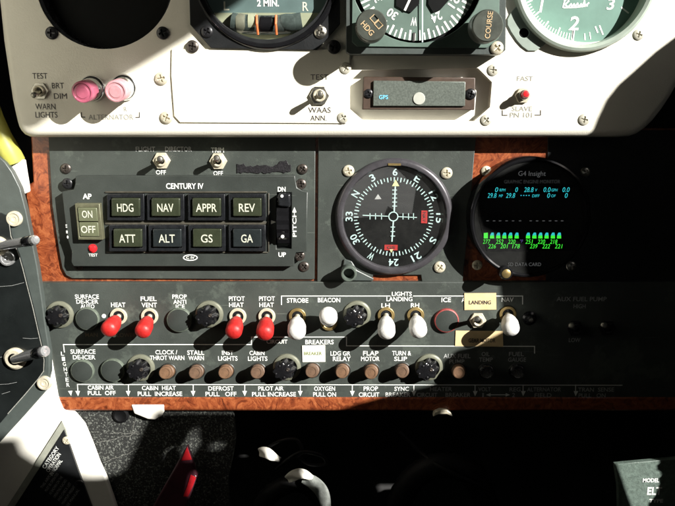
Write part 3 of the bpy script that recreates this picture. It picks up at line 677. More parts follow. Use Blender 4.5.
def folded(name, label, cat, pts, wd, m, thick=2.2):
    """a soft strap: a flat band swept along a curved spine, pts (px, py, depth)"""
    t = T(name, label, cat, *pts[0]); P3 = [t.L(*p) for p in pts]; sm = []
    for i in range(len(P3) - 1):
        p0, p1, p2, p3 = P3[max(i - 1, 0)], P3[i], P3[i + 1], P3[min(i + 2, len(P3) - 1)]
        for j in range(10):
            u = j / 10; sm.append(.5 * ((2 * p1) + (p2 - p0) * u + (2 * p0 - 5 * p1 + 4 * p2 - p3) * u * u + (3 * p1 - p0 - 3 * p2 + p3) * u ** 3))
    sm.append(P3[-1]); mb = MB(); rings = []; N_ = len(sm)
    for i, p in enumerate(sm):
        d = (sm[min(i + 1, N_ - 1)] - sm[max(i - 1, 0)]).normalized(); side = d.cross(Vector((0, .25, 1))).normalized(); up = side.cross(d)
        w_ = wd * (.55 + .45 * math.sin(math.pi * min(1, .15 + i / N_))) / 2
        rings.append([mb.b.verts.new(p + side * (w_ * math.cos(a)) + up * (thick * math.sin(a) + .5 * math.sin(3 * a + i * .35) + .16 * w_ * math.cos(2 * a))) for a in [2 * math.pi * k / 18 for k in range(18)]])
    for a, c in zip(rings, rings[1:]):
        for k in range(18): mb.face((a[k], a[(k + 1) % 18], c[(k + 1) % 18], c[k]))
    mb.face(rings[0][::-1]); mb.face(rings[-1]); mb.build(name, m, t, smooth=70); return t
folded('strap', 'bright white strap end caught by the sun left of the cable bow', 'strap', [(260, 452, 18), (266, 452.5, 24), (272, 456, 24), (279, 459.5, 18)], 11, 'white_vinyl')
folded('strap', 'bright white tongue of cloth above the grey strap in the footwell', 'strap', [(288, 479, 22), (296, 474.5, 28), (304, 474, 28), (314, 479.5, 20)], 11, 'white_vinyl')
folded('strap', 'crumpled grey strap curving down to the bottom edge of the footwell', 'strap', [(304, 478, 18), (314, 483, 24), (322, 492, 24), (326, 506, 22), (327, 524, 16)], 14, 'strap_grey', 3) if mat('strap_grey', (.20, .215, .20), .8, var=.3, scale=200, bump=.5, bscale=900) else None
c3 = T('clip', 'dull metal clamp tucked under the switch panel near the sync breaker', 'clip', 443, 414, 6)
mb = MB(); mb.prism(pl(c3, [(433, 417), (435, 412), (440, 410), (447, 410), (451, 413), (453, 417), (447, 414.5), (439, 414.5)], 12), -3, 6); mb.build('clip', 'cream_metal', c3, bevel=.8)
dp = T('data_plate', 'grey green data plate reading MODEL, half in deep shadow at the bottom right', 'data plate', 640, 485, 1.5)
plate(dp, [(614.5, 464.5), (635, 462.6), (720, 455), (720, 540), (619, 540), (618, 488)], 4, 10, 'plate', 'plate_green', bevel=.8)
for b, x, y, w_, h_ in (('MODEL', 651, 480.3, 16.5, 4.6), ('ELT', 654.5, 491, 14.5, 8.6), ('TYPE', 656, 500.8, 14, 4)): legend(dp, b, x, y, w_, h_, 10, 'legend_white', bold=.03)
# ================================================================== instruments in the white panel
def ticks(th, cx, cy, r0, r1, n, h, wd, m, skip=None, a0=0, a1=360, name='tick_marks', parent=None, long=None, lift=.15):
    mb = MB(); q = th.sc(cx, cy, h); c = th.L(cx, cy, h) + Vector((0, 0, lift + .1))
    for i in range(n):
        a = R(90 - (a0 + (a1 - a0) * i / n))
        ra, rb, w_ = r0, r1, wd
        if long and i % long[0] == 0: ra, w_ = long[1], long[2]
        if skip and skip(i): continue
        d = Vector((math.cos(a), math.sin(a), 0)); nn = Vector((-d.y, d.x, 0)) * w_ * q / 2
        mb.face([mb.b.verts.new(p) for p in (c + d * ra * q - nn, c + d * rb * q - nn, c + d * rb * q + nn, c + d * ra * q + nn)])
    return mb.build(name, m, th, parent, smooth=0)
def disc(th, cx, cy, r, h, m, name, parent=None, dz=.6, n=96):
    mb = MB(); q = th.sc(cx, cy, h); mb.lathe([(r * q, -dz), (r * q, 0), (0, 0)], th.L(cx, cy, h), n=n); return mb.build(name, m, th, parent)
def glass_disc(th, cx, cy, r, h, parent=None):
    mb = MB(); q = th.sc(cx, cy, h); c = th.L(cx, cy, h)
    mb.face([mb.b.verts.new(c + Vector((math.cos(R(i * 5)) * r * q, math.sin(R(i * 5)) * r * q, 0))) for i in range(72)])
    return mb.build('glass', 'cover_glass', th, parent, smooth=0)
def bez(th, cx, cy, prof, m, name='bezel', n=96):
    """prof: (radius px, height above the panel plane)"""
    mb = MB(); q = th.sc(cx, cy, max(z for r, z in prof)); c = th.L(cx, cy, max(z for r, z in prof)); c = Vector((c.x, c.y, -th.h))
    mb.lathe([(r * q, z) for r, z in prof], c, n=n); return mb.build(name, m, th, smooth=40)

# black gauge, upper left
bg_ = T('gauge', 'black faced round gauge cut off by the top left of the white panel', 'gauge', 104.5, 10, HW)
bez(bg_, 104.5, -20, [(69.5, 10), (69.2, HW - .5), (66.5, HW - 1), (65, 20), (64.5, 12)], 'black_plastic')
disc(bg_, 104.5, -20, 66, 14, 'dial_black', 'dial')
# turn coordinator
tc = T('turn_coordinator', 'turn indicator with black octagonal bezel, L and R marks and liquid ball tube', 'turn indicator', 266, 20, H1)
mb = MB(); mb.prism(pl(tc, [(187, -90), (190, 24.5), (211, 48), (317, 50), (340, 24), (340, -90)], H1 + 2), 0.05, 2.2, [pl(tc, circ(266, -27, 66.5), H1 + 2)])
mb.build('bezel', 'black_paint', tc, bevel=.8)
bez(tc, 266, -27, [(66.2, H1 - 22), (67, H1 + 1.5), (68.5, H1 + 4.2), (71.5, H1 + 4.6), (73.5, H1 + 3.2), (74, H1 + 1.5)], 'black_gloss', 'bezel_ring')
HT = H1 - 9
disc(tc, 266, -27, 67, HT, 'dial_teal', 'dial')
legend(tc, 'L', 226.5, 5.8, 5.5, 8.4, HT, 'legend_lens'); legend(tc, 'R', 305.5, 6.4, 6, 8.6, HT, 'legend_lens'); legend(tc, '2 MIN.', 268, 3, 22, 6.6, HT, 'legend_white', bold=.03)
# the curved liquid tube
mb = MB(); pts = []
for i in range(25):
    x = 232 + 70 * i / 24; y = 22 + 3.2 * (1 - ((x - 266) / 36) ** 2); pts.append(tc.L(x, y, HT + 2))
mb.tube(pts, 9.6, 20)
tube_o = mb.build('liquid_tube', 'tube_dark', tc)
mb = MB(); mb.prism(pl(tc, circ(266, -27, 66.2, 40, 37, 143), HT), HT - H1 + .05, HT - H1 + .7); mb.build('dial_sunlit', 'dial_sunlit', tc)  # sunlit lower part of the dial, its light put into the paler colour
mb = MB(); mb.tube([tc.L(x, 23.2, HT + 2.4) for x in (249, 252, 256)], [9.75, 9.85, 9.75], 24); mb.build('pale_end', 'liquid_cream', tc, tube_o)
mb = MB(); mb.tube([tc.L(x, 22.6 + 2.4 * (1 - ((x - 266) / 20) ** 2), HT + 3.2) for x in (261, 264, 267, 270, 273)], 9.3, 24); mb.build('ball', 'black_gloss', tc, tube_o)
mb = MB(); mb.tube([tc.L(x, 23.4, HT + 3) for x in (281, 286, 291, 296)], [8.6, 9.6, 9.6, 8.8], 24); mb.build('dark_end', 'tube_dark', tc, tube_o)
mb = MB(); mb.tube([tc.L(x, 23.4, HT + 3) for x in (237, 241, 246)], [9, 9.9, 9], 24); mb.build('tube_clamp', 'ring_olive', tc, tube_o)
for x0, x1 in ((256.6, 258), (276, 276.6)):
    mb = MB(); mb.tube([tc.L(x0, 15.2, HT + 11), tc.L((x0 + x1) / 2 - .6, 24, HT + 14.5), tc.L(x1, 34.5, HT + 11)], 1.15, 8); mb.build('centre_wire', 'legend_orange', tc, tube_o)
glass_disc(tc, 266, -27, 66.6, H1 + 6.2) if False else None
screw(tc, 207, 31.5, H1 + 2, 6, 'black_screw'); screw(tc, 320.5, 32, H1 + 2, 6.4, 'steel')
# heading indicator
hs = T('heading_indicator', 'square compass instrument with HDG and COURSE knobs and a rotating card', 'compass', 426, 20, HW)
HB = HW + 17
mb = MB(); mb.prism(pl(hs, [(346, -90), (346, 51.5), (350, 54), (500, 54.5), (505.5, 50), (507, -90)], HB), 0, HB - HW, [pl(hs, circ(417, -23, 68), HB)])
mb.build('bezel', 'grey_green', hs, bevel=1.4, seg=3)
mb = MB(); mb.prism(pl(hs, [(352, -80), (352, 42), (357, 46.5), (487, 48), (499, 38), (500, -80)], HB + 1), HB - HW + .02, HB - HW + 1.6, [pl(hs, circ(417, -23, 66), HB + 1)])
mb.build('bezel_step', 'dial_green', hs, bevel=.8)
HC = HB - 8
disc(hs, 417, -23, 70, HC - 4, 'dial_black', 'dial_well')
disc(hs, 417, -23, 61, HC, 'dial_green', 'compass_card')
ticks(hs, 417, -23, 54, 61, 72, HC, 1.5, 'legend_white', long=(2, 51, 2.1), a0=-4, a1=356)
for k, b in enumerate(('N', '3', '6', 'E', '12', '15', 'S', '21', '24', 'W', '30', '33')):
    ang = k * 30 - 274 + 180 - 0        # W sits at the bottom
    ang = (k - 9) * 30 + 184
    x = 417 + 44.5 * math.sin(R(ang)); y = -23 - 44.5 * math.cos(R(ang))
    if y > -30: legend(hs, b, x, y, 5.2 * len(b) + (1 if len(b) == 1 else 0), 8.4, HC, 'legend_white', rot=-ang, name='numeral', bold=.02)
mb = MB()
mb.prism(pl(hs, [(397, -30), (396, 6), (403, 10), (411, 12.5), (419, 4), (421, -30)], HC), HC - HW + .4, HC - HW + 1.6)
mb.prism(pl(hs, [(428, 4), (433, 12.5), (440, 10), (449, 0), (456, -14), (440, -20), (430, -30)], HC), HC - HW + .4, HC - HW + 1.6)
mb.build('card_marker', 'dial_black', hs)
strokes(hs, [[(405.2, 9.4), (410.5, -2)]], HC + 1.7, 2.2, 'legend_white', 'course_bar')
strokes(hs, [[(422.5, 41.5), (422.5, -20)]], HC + 2.6, 1.3, 'legend_pale', 'lubber_line')
strokes(hs, [[(414, 33.5), (413.7, 40)]], HC + .5, 2.2, 'legend_black', 'index_mark')
screw(hs, 496.8, 48, HB, 6.6, 'cream_metal', 45)
def big_knob(px, py, r, body, rot, tw, th_, sym):
    hb = HB + 1.6; hk = HB + 32
    b = hs.L(px, py, hk); a = Vector((b.x, b.y, hb - HW)); d = b - a; ln = d.length; q = hs.sc(px, py, hk)
    mb = MB(); mb.lathe([(r * q * .62, 0), (r * q * .62, ln * .3), (r * q * .98, ln * .3), (r * q * 1.03, ln * .36), (r * q * 1.03, ln - 2.2), (r * q, ln - .8), (r * q * .95, ln), (0, ln)], a, d, 64)
    k = mb.build('knob', 'dark_knob', hs)
    legend(hs, body, px + sym[0], py + sym[1], tw, th_, hk + .1, 'legend_gold', rot=rot, parent=k, bold=.01)
    return k
mat('dark_knob', (.075, .083, .070), .33, metal=.25, var=.25, scale=150, rvar=.12)
k1 = big_knob(371.5, 25, 15.4, 'HDG', -48, 15.5, 5.6, (-4, 3.2), )
mb = MB()
def sq_loop(cx, cy, s, a):
    c, d = math.cos(R(a)), math.sin(R(a)); pts = [(cx + (x * c - y * d) * s, cy + (x * d + y * c) * s) for x, y in ((-.95, -.8), (.95, -.8), (.95, .8), (-.95, .8))]
    return pts + pts[:2]
strokes(hs, [sq_loop(374.2, 18.8, 3.4, 48), sq_loop(378.6, 24.6, 3.4, 48)], HB + 32.1, .75, 'legend_gold', 'symbol', parent=k1)
big_knob(488, 25.5, 15.6, 'COURSE', 85, 26, 5.4, (.8, -.6))
# altimeter-like gauge
al = T('gauge', 'large round gauge with sunlit mint green face, script lettering and numeral 2', 'gauge', 587, 20, HW)
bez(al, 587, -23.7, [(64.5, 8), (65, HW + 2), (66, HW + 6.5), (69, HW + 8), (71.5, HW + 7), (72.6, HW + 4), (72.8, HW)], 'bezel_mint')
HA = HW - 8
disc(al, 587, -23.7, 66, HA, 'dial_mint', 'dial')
def polar(r, a): return 580.5 + r * math.sin(R(a)), -23.7 - r * math.cos(R(a))
ticks(al, 580.5, -23.7, 55, 62, 120, HA, 1.0, 'legend_white', long=(5, 52, 1.5), a0=184.5, a1=544.5, skip=lambda i: not (i % 25 == 0 or 0 <= i <= 26 or i in (114, 110)))
legend(al, '2', 573.8, 23.2, 10, 13.5, HA, 'legend_white', bold=.02, italic=.12, name='numeral'); legend(al, '3', 610.5, 4, 8, 11, HA, 'legend_white', bold=.015, italic=.12, name='numeral')
strokes(al, [[(573.6, 31), (572.6, 40.8)]], HA, 2.2, 'legend_white', 'tick_mark'); strokes(al, [[(543.2, -4), (540.4, 11)]], HA, 2.4, 'legend_white', 'tick_mark'); strokes(al, [[(584.6, 34), (585, 39.4)]], HA, 1.3, 'legend_white', 'tick_mark'); strokes(al, [[(595.5, 27), (597.4, 32)]], HA, 1.5, 'legend_white', 'tick_mark')
scr = [(563, 7), (564.5, 1), (567.5, -2), (568.5, 1), (565, 4.5), (568, 7), (571, 4), (572, 6.6), (574, 4), (575, 6.6), (577.5, 3.4), (578.6, 6.6), (581, 4), (582, 6.4), (584.4, 1), (585, 6), (588.5, 3)]
strokes(al, [scr, [(564, 7.4), (576, 7.2), (587, 5.6)]], HA, 1.5, 'legend_white', 'script_lettering')
tb = pl(al, [(518.3, 4), (511, 12), (507.3, 19), (507.4, 25), (511, 32), (517, 41), (522, 46.5), (528, 50.8), (536, 50.8), (543, 46), (547.5, 41.5), (536, 32), (525, 15)], HW + 1.2)
mb = MB(); mb.prism(tb, .05, 1.5, [pl(al, circ(524, 32.8, 4.9, 32), HW + 1.2)]); mb.build('mounting_ear', 'bezel_mint2', al, bevel=.5) if mat('bezel_mint2', (.27, .32, .28), .45, var=.12, scale=120) else None
disc(al, 524, 32.8, 5.2, HW + .3, 'dial_black', 'screw_hole')
# annunciator
an = T('annunciator', 'small brown framed annunciator light with grey face, white dot and cyan GPS', 'annunciator', 419, 93, 17)
HN = 30
mb = MB(); mb.prism(pl(an, [(363.5, 76.5), (475.5, 77.5), (474.5, 110), (362.5, 109.5)], HN), 0, HN - 17); mb.build('frame', 'brown_bezel', an, bevel=.8)
mb = MB(); mb.prism(pl(an, [(373.5, 80.5), (465.5, 81.5), (465, 106), (373, 106)], HN + 2), HN - 17 + .02, HN - 17 + 2.4); mb.build('face', 'face_grey', an, bevel=.6) if mat('face_grey', (.14, .16, .14), .35, metal=.3, var=.3, scale=900, bump=.18, bscale=2200) else None
screw(an, 368.5, 93.5, HN, 4.6, 'black_screw'); screw(an, 470.5, 94, HN, 5.4, 'black_screw')
mb = MB(); mb.lathe([(6, 0), (6, .5), (5.6, .9), (0, 1.0)], an.L(419, 98.5, HN + 2.4), n=32); mb.build('light_sensor', 'dull_white', an)
legend(an, 'GPS', 383.5, 97, 9, 4, HN + 2.5, 'lamp_cyan')

# ================================================================== autopilot
HP = 12.5
ap = T('autopilot', 'autopilot control unit with eight square push buttons and a pitch thumbwheel', 'autopilot', 185, 222, HG)
mb = MB(); mb.prism(pl(ap, [(75.5, 176), (295, 175.5), (295.5, 180), (297, 187.5), (303, 191), (308, 192), (306.5, 252), (296, 252.5), (294, 258), (294, 266.5), (73.5, 266.5), (71, 262), (71.5, 252), (67.5, 240), (64, 212), (61.8, 191.5), (73.5, 189.5), (75, 184)], HP), 0, HP - HG,
                [pl(ap, [(276.5, 192.5), (291.5, 192.5), (291.5, 249), (276.5, 249)], HP)])
mb.build('faceplate', 'green_dark', ap, bevel=.7)
for x, y, kd in ((67.5, 183.5, 'black_screw'), (301, 184, 'dark_screw'), (299.5, 255.5, 'dark_screw'), (76, 255.5, 'black_screw')): screw(ap, x, y, HG + 4 if kd == 'black_screw' else HG + 5, 5.4, kd)
legend(ap, 'CENTURY IV', 184.8, 186, 37.5, 5.8, HP, 'legend_white', bold=.022)
legend(ap, 'AP', 87.2, 196.3, 9, 5.6, HP, 'legend_white', bold=.03)
legend(ap, 'DN', 281.7, 189.2, 7.8, 4.8, HP, 'legend_white', bold=.03); legend(ap, 'UP', 282.2, 254.6, 7.6, 4.8, HP, 'legend_white', bold=.03)
legend(ap, 'PITCH', 294.5, 224, 26, 4, HP, 'legend_white', rot=90, bold=.02)
strokes(ap, [], HP, 1, arrows=[(294.4, 207, 0, -1, 4.2)], name='arrow_mark')
mb = MB(); el = lambda a, b: pl(ap, [(190.4 + a * math.cos(R(t)), 257.6 + b * math.sin(R(t))) for t in range(0, 360, 12)], HP)
zz = HP - HG; mb.prism(el(7.4, 3.2), zz + .15, zz + .3, [el(6.3, 2.3)]); mb.build('emblem', 'legend_white', ap, smooth=0); legend(ap, 'C IV', 190.4, 257.6, 8.4, 2.8, HP, 'legend_white', bold=.02)
legend(ap, 'TEST', 93.2, 255, 9, 3, HP, 'legend_white')
mb = MB(); mb.lathe([(4.3, 0), (4.3, .8), (3.3, .9), (3, 2), (0, 3)], ap.L(93, 248.3, HP), n=24); mb.build('test_lamp', 'red_plastic', ap)
for x, y, t_ in ((66.5, 226, '='), (67, 232, '"'), (67.8, 237, '.')): legend(ap, t_, x, y, 1.6, 3, HP, 'legend_white')
# frame lines round the button block
mb = MB()
for x0, y0, x1, y1 in ((105, 191.4, 267, 192.8), (105, 221.6, 267.4, 224.6), (268, 193, 269.2, 252), (106, 252, 268, 253)):
    mb.prism(pl(ap, [(x0, y0), (x1, y0), (x1, y1), (x0, y1)], HP + 1), HP - HG + .02, HP - HG + 1.2)
mb.build('button_grille', 'frame_brown', ap, bevel=.3)
def button(px, py, w_, h_, body, lens):
    mb = MB(); hb = HP + 5
    A = lambda k, hh: pl(ap, [(px - w_ / 2 - k, py - h_ / 2 - k), (px + w_ / 2 + k, py - h_ / 2 - k), (px + w_ / 2 + k, py + h_ / 2 + k), (px - w_ / 2 - k, py + h_ / 2 + k)], hh)
    mb.prism(A(4.3, hb), HP - HG + .04, HP - HG + 5, [A(.6, hb)])
    b = mb.build('button', 'black_plastic', ap, bevel=.7)
    mb = MB(); mb.prism(A(.1, hb + 3), HP - HG + .1, HP - HG + 7.6); l = mb.build('lens', lens, ap, b, bevel=1.1, seg=3)
    legend(ap, body, px, py + .3, w_ * (.57 if len(body) < 4 else .73) * (.72 if len(body) == 2 else 1), h_ * .46, HP + 7.6, 'legend_lens', parent=b, bold=.008)
for i, (b, l) in enumerate((('HDG', 'lens_olive'), ('NAV', 'lens_olive'), ('APPR', 'lens_olive'), ('REV', 'lens_olive'))): button((125.3, 165.4, 206.3, 247)[i], 207.4, 28.5, 18, b, l)
for i, (b, l) in enumerate((('ATT', 'lens_olive'), ('ALT', 'lens_slate'), ('GS', 'lens_olive'), ('GA', 'lens_slate'))): button((127.3, 166.8, 206.8, 247)[i], 238.2, 28.5, 18, b, l)
# power switch
mb = MB(); mb.prism(pl(ap, [(74.5, 203.5), (99.5, 203.5), (103, 240), (78, 240)], HP + 7), HP - HG + .05, HP - HG + 7, [pl(ap, [(77, 207.5), (96.8, 207.5), (99, 237), (79.5, 237)], HP + 7)])
pw = mb.build('power_switch', 'frame_olive', ap, bevel=.7)
mb = MB(); mb.prism(pl(ap, [(77.2, 207.7), (96.6, 207.7), (97.7, 221.6), (78.4, 221.6)], HP + 8), HP - HG + .1, HP - HG + 7.8); mb.build('lens', 'lens_pale', ap, pw, bevel=.8) if mat('lens_pale', (.115, .125, .075), .3, var=.15, scale=120) else None
mb = MB(); mb.prism(pl(ap, [(78.5, 222.4), (97.8, 222.4), (98.8, 236.8), (79.6, 236.8)], HP + 8), HP - HG + .1, HP - HG + 7.4); mb.build('lens', 'lens_pale', ap, pw, bevel=.8)
legend(ap, 'ON', 87.2, 214.2, 10.5, 7.4, HP + 7.9, 'legend_lens', parent=pw); legend(ap, 'OFF', 88.3, 229.4, 14.5, 7.4, HP + 7.5, 'legend_lens', parent=pw)
# pitch thumbwheel: a drum turning in its slot
mb = MB(); mb.prism(pl(ap, [(275.5, 191.5), (292.5, 191.5), (292.5, 250), (275.5, 250)], HP), -.0, 2); mb.build('wheel_well', 'black_paint', ap)
mb = MB(); c = ap.L(284.3, 221, HP - 12); n = 36; prof = []
for s_ in (-5.8, 5.8):
    for i in range(n):
        rr = 25.5 if i % 2 else 24.2
        prof.append(mb.b.verts.new(c + Vector((s_, rr * math.sin(2 * math.pi * i / n), rr * .95 * math.cos(2 * math.pi * i / n)))))
for i in range(n): mb.face((prof[i], prof[(i + 1) % n], prof[n + (i + 1) % n], prof[n + i]))
mb.face(prof[:n][::-1]); mb.face(prof[n:])
pwl = mb.build('pitch_wheel', 'black_gloss', ap, smooth=20)
mb = MB(); mb.prism(pl(ap, [(278, 193.5), (290.5, 193.5), (290.5, 207), (278, 206)], HP + 6), HP - HG - 1, HP - HG + 9); mb.build('wheel_guard', 'black_plastic', ap, bevel=1.8, seg=3)
mb = MB(); mb.lathe([(1.5, 0), (1.5, .5), (0, .8)], ap.L(282, 196, HP + 9.2), n=14); mb.build('dot', 'legend_white', ap)
mb = MB(); mb.lathe([(1.7, 0), (1.7, .5), (0, .8)], ap.L(282.6, 236.5, HP + 11), n=14); mb.build('dot', 'legend_white', ap)
strokes(ap, [], HP, 1, arrows=[(276, 222, 1, 0, 5)], name='arrow_mark')

# ================================================================== round course indicator
ci = T('course_indicator', 'round course deviation indicator with compass ring, cross needles and violet bezel', 'course indicator', 394.5, 218, HG)
HI = HG - 2
bez(ci, 394.5, 218, [(51, HG - 3), (51.3, HG + 3.5), (52.8, HG + 5.6), (55.5, HG + 6), (58, HG + 4.8), (59.2, HG + 2.5), (59.3, HG + .02)], 'bezel_violet')
disc(ci, 394.5, 218, 52, HG + .6, 'dial_black', 'dial', dz=.5)
HI = HG + .6
ticks(ci, 393.7, 217, 36.5, 39.8, 72, HI, .75, 'legend_pale', long=(2, 35.2, 1.1))
for k, b in enumerate(('6', 'E', '12', '15', 'S', '21', '24', 'W', '30', '33', 'N', '3')):
    a = k * 30 + 1; x = 394.3 + 45.2 * math.sin(R(a)); y = 217.2 - 45.2 * math.cos(R(a))
    legend(ci, b, x, y, 4.9 * len(b) + (.8 if b in 'NWES' else 0), 7.2, HI, 'legend_pale', rot=-a, name='numeral', bold=.014)
strokes(ci, [[(395.3, 187), (394.2, 211.5)], [(393.3, 222), (392, 241)]], HI + .6, 1.3, 'legend_pale', 'vertical_needle')
strokes(ci, [[(363, 215.2), (388.5, 216.2)], [(398.2, 216.6), (416.5, 217.4)]] + [[(x, 213.6), (x, 219)] for x in (370, 375.5, 381.5, 403, 408.5, 413.5)], HI + .2, .8, 'legend_pale', 'horizontal_needle')
strokes(ci, [[(392.6, y), (396.6, y)] for y in (190, 194, 198, 202, 206)] + [[(391, y), (394.6, y)] for y in (227, 231.5, 236)], HI + .9, .8, 'legend_pale', 'scale_marks')
mb = MB(); q = ci.sc(393.3, 216.4, HI); mb.ring(4.0 * q, 5.0 * q, .3, .8, ci.L(393.3, 216.4, HI), 40); mb.build('centre_ring', 'legend_pale', ci)
mb = MB(); mb.prism(pl(ci, [(395.6, 179.5), (392, 186), (399.2, 186)], HI), .9, 1.5); mb.build('course_pointer', 'legend_yellow', ci, smooth=0)
mb = MB(); mb.prism(pl(ci, [(391.2, 252.6), (389.4, 249.2), (393.2, 249.2)], HI), 1.0, 1.5); mb.build('course_pointer', 'legend_yellow', ci, smooth=0)
mb = MB(); mb.prism(pl(ci, [(421.4, 210.4), (427.4, 210.6), (427, 223.2), (421, 223)], HI), .9, 1.4); f = mb.build('warning_flag', 'red_flag', ci)
legend(ci, 'NAV', 424.2, 216.8, 9.5, 3.2, HI + .8, 'legend_black', rot=-90, parent=f)
mb = MB(); mb.prism(pl(ci, [(384.6, 244.6), (397.6, 244.8), (397.4, 250.2), (384.2, 250)], HI), .9, 1.4); f = mb.build('warning_flag', 'red_flag', ci)
legend(ci, 'GS', 391, 247.4, 8, 3, HI + .8, 'legend_black', parent=f)
mb = MB(); mb.prism(pl(ci, [(378, 194), (374.6, 199.2), (381.4, 199)], HI), .8, 1.1); mb.build('heading_bug', 'legend_dim', ci, smooth=0)
mb = MB(); mb.prism(pl(ci, [(388, 163.2), (401, 163.4), (400.8, 165.6), (388.2, 165.4)], HG + 6), 6.0, 6.5); mb.build('lubber_mark', 'brass', ci)
glass_disc(ci, 394.5, 218, 51.6, HG + 4.2)
mat('knob_grey', (.11, .135, .115), .35, metal=.2, var=.15, scale=150)
# its setting knob: an arm with an open ring
kb = MB(); kb.prism(pl(ci, [(344, 259), (352, 261), (357, 270), (374, 278.5), (373, 281), (345, 281), (342, 270)], HG + 2), .1, 2.2); ko = kb.build('knob_arm', 'grey_green', ci, bevel=1)
kb = MB(); kb.lathe([(7.6, 0), (7.6, 9), (8.0, 10), (8.0, 12.5), (7.2, 14), (5.8, 14), (5.3, 12.5), (4.9, 2), (0, 2)], ci.L(348.6, 271, HG + 4), n=40); kb.build('knob', 'knob_grey', ci, bevel=0)

# ================================================================== engine monitor
em = T('engine_monitor', 'round black engine monitor with G4 Insight lettering and green cylinder readings', 'engine monitor', 531, 218, 0)
HE = 24
bez(em, 531, 218.5, [(61, 0), (61, HE - 2), (60.2, HE), (58.5, HE + .6), (57, HE), (56.4, HE - 2)], 'black_gloss')
disc(em, 531, 218.5, 56.8, HE - 1.6, 'dial_black', 'face'); 
mb = MB(); mb.prism(pl(em, [(481, 186.5), (580, 186.5), (583, 218), (576, 251), (487, 251), (479, 218)], HE - 1), HE - 1.58, HE - 1.1); scn = mb.build('screen', 'black_gloss', em)
HF = HE - 1.2
legend(em, 'G4 Insight', 532, 174.2, 27.5, 6.4, HF, 'screen_dim2', bold=.0) if (emis('screen_dim2', (.5, .52, .52), .07) or True) else None
legend(em, 'GRAPHIC ENGINE MONITOR', 532, 181.6, 56, 3.6, HF, 'screen_dim', bold=.0)
legend(em, 'SD DATA CARD', 524.5, 264.3, 33, 3.6, HF, 'screen_dim2', bold=.0)
row = lambda items, y, h_, m_: [legend(em, b, x, y, w_, h_, HF, m_, parent=scn, name='readout', italic=.15, bold=.0) for b, x, w_ in items]
row((('0', 496.6, 3), ('0', 516.6, 2.6), ('28.8', 528.8, 9.5), ('0.0', 547, 7), ('0.0', 566, 7)), 189.6, 4.8, 'screen_cyan')
row((('RPM', 502.4, 6), ('V', 536.2, 2), ('GPH', 554.4, 6)), 190, 2.8, 'screen_cyan')
row((('29.8', 492, 9), ('29.8', 510.5, 9.2), ('0', 548.6, 2.8), ('0', 566.2, 2.8)), 195.4, 4.8, 'screen_cyan')
row((('MP', 500.8, 4), ('DIFF', 535.8, 7.5), ('OF', 553.4, 4.5)), 195.8, 2.8, 'screen_cyan'); row((('- - - -', 525, 9),), 195.4, .9, 'screen_cyan')
row([('-', x, 2.6) for x in (487.5, 494, 500, 506.5, 513, 520, 530.6, 537, 543.5, 550, 556, 562)], 220.8, .8, 'screen_dim2')
for i, x in enumerate((485.8, 492, 498.2, 504.3, 510.3, 516.6, 528, 534.3, 540.3, 546.5, 552.8, 559)):
    g0 = 0 if i == 0 else 2.6
    mb = MB(); mb.prism(pl(em, [(x - 2, 233 + g0), (x + 2, 232.6 + g0), (x + 2.1, 238.4), (x - 2.1, 238.4)], HF), HF + .1, HF + .25); mb.build('bar', 'screen_green', em, scn, smooth=0)
    if g0:
        mb = MB(); mb.prism(pl(em, [(x - .6, 232.6), (x + 1.6, 232.6), (x + 2, 235.4), (x - 2, 235.4)], HF), HF + .1, HF + .25); mb.build('bar', 'screen_cyan', em, scn, smooth=0)
row((('277', 486.5, 7.4), ('252', 499.5, 7.4), ('220', 511.6, 7.4), ('251', 529, 7.4), ('220', 541.3, 7.4), ('218', 553.6, 7.4)), 241.6, 4.4, 'screen_green')
row((('226', 492, 7.6), ('201', 504, 7.6), ('178', 516, 7.6), ('239', 533.6, 7.6), ('222', 546, 7.6), ('221', 558.6, 7.6)), 246.2, 4.4, 'screen_green')
row((('°F', 521.5, 3.2),), 241, 3.2, 'screen_violet')
glass_disc(em, 531, 218.5, 56.4, HE - .4)
mb = MB(); mb.lathe([(6.6, 0), (6.6, 8), (5.6, 9.4), (4.8, 9.4), (4.6, 7)], em.L(504, 271.5, HE - 1), n=36); kq = mb.build('knob', 'black_gloss', em)
mb = MB(); mb.lathe([(4.6, 6), (4.4, 9.8), (2.5, 10.6), (0, 10.6)], em.L(504, 271.5, HE - 1), n=36); mb.build('cap_screw', 'brass', em, kq)

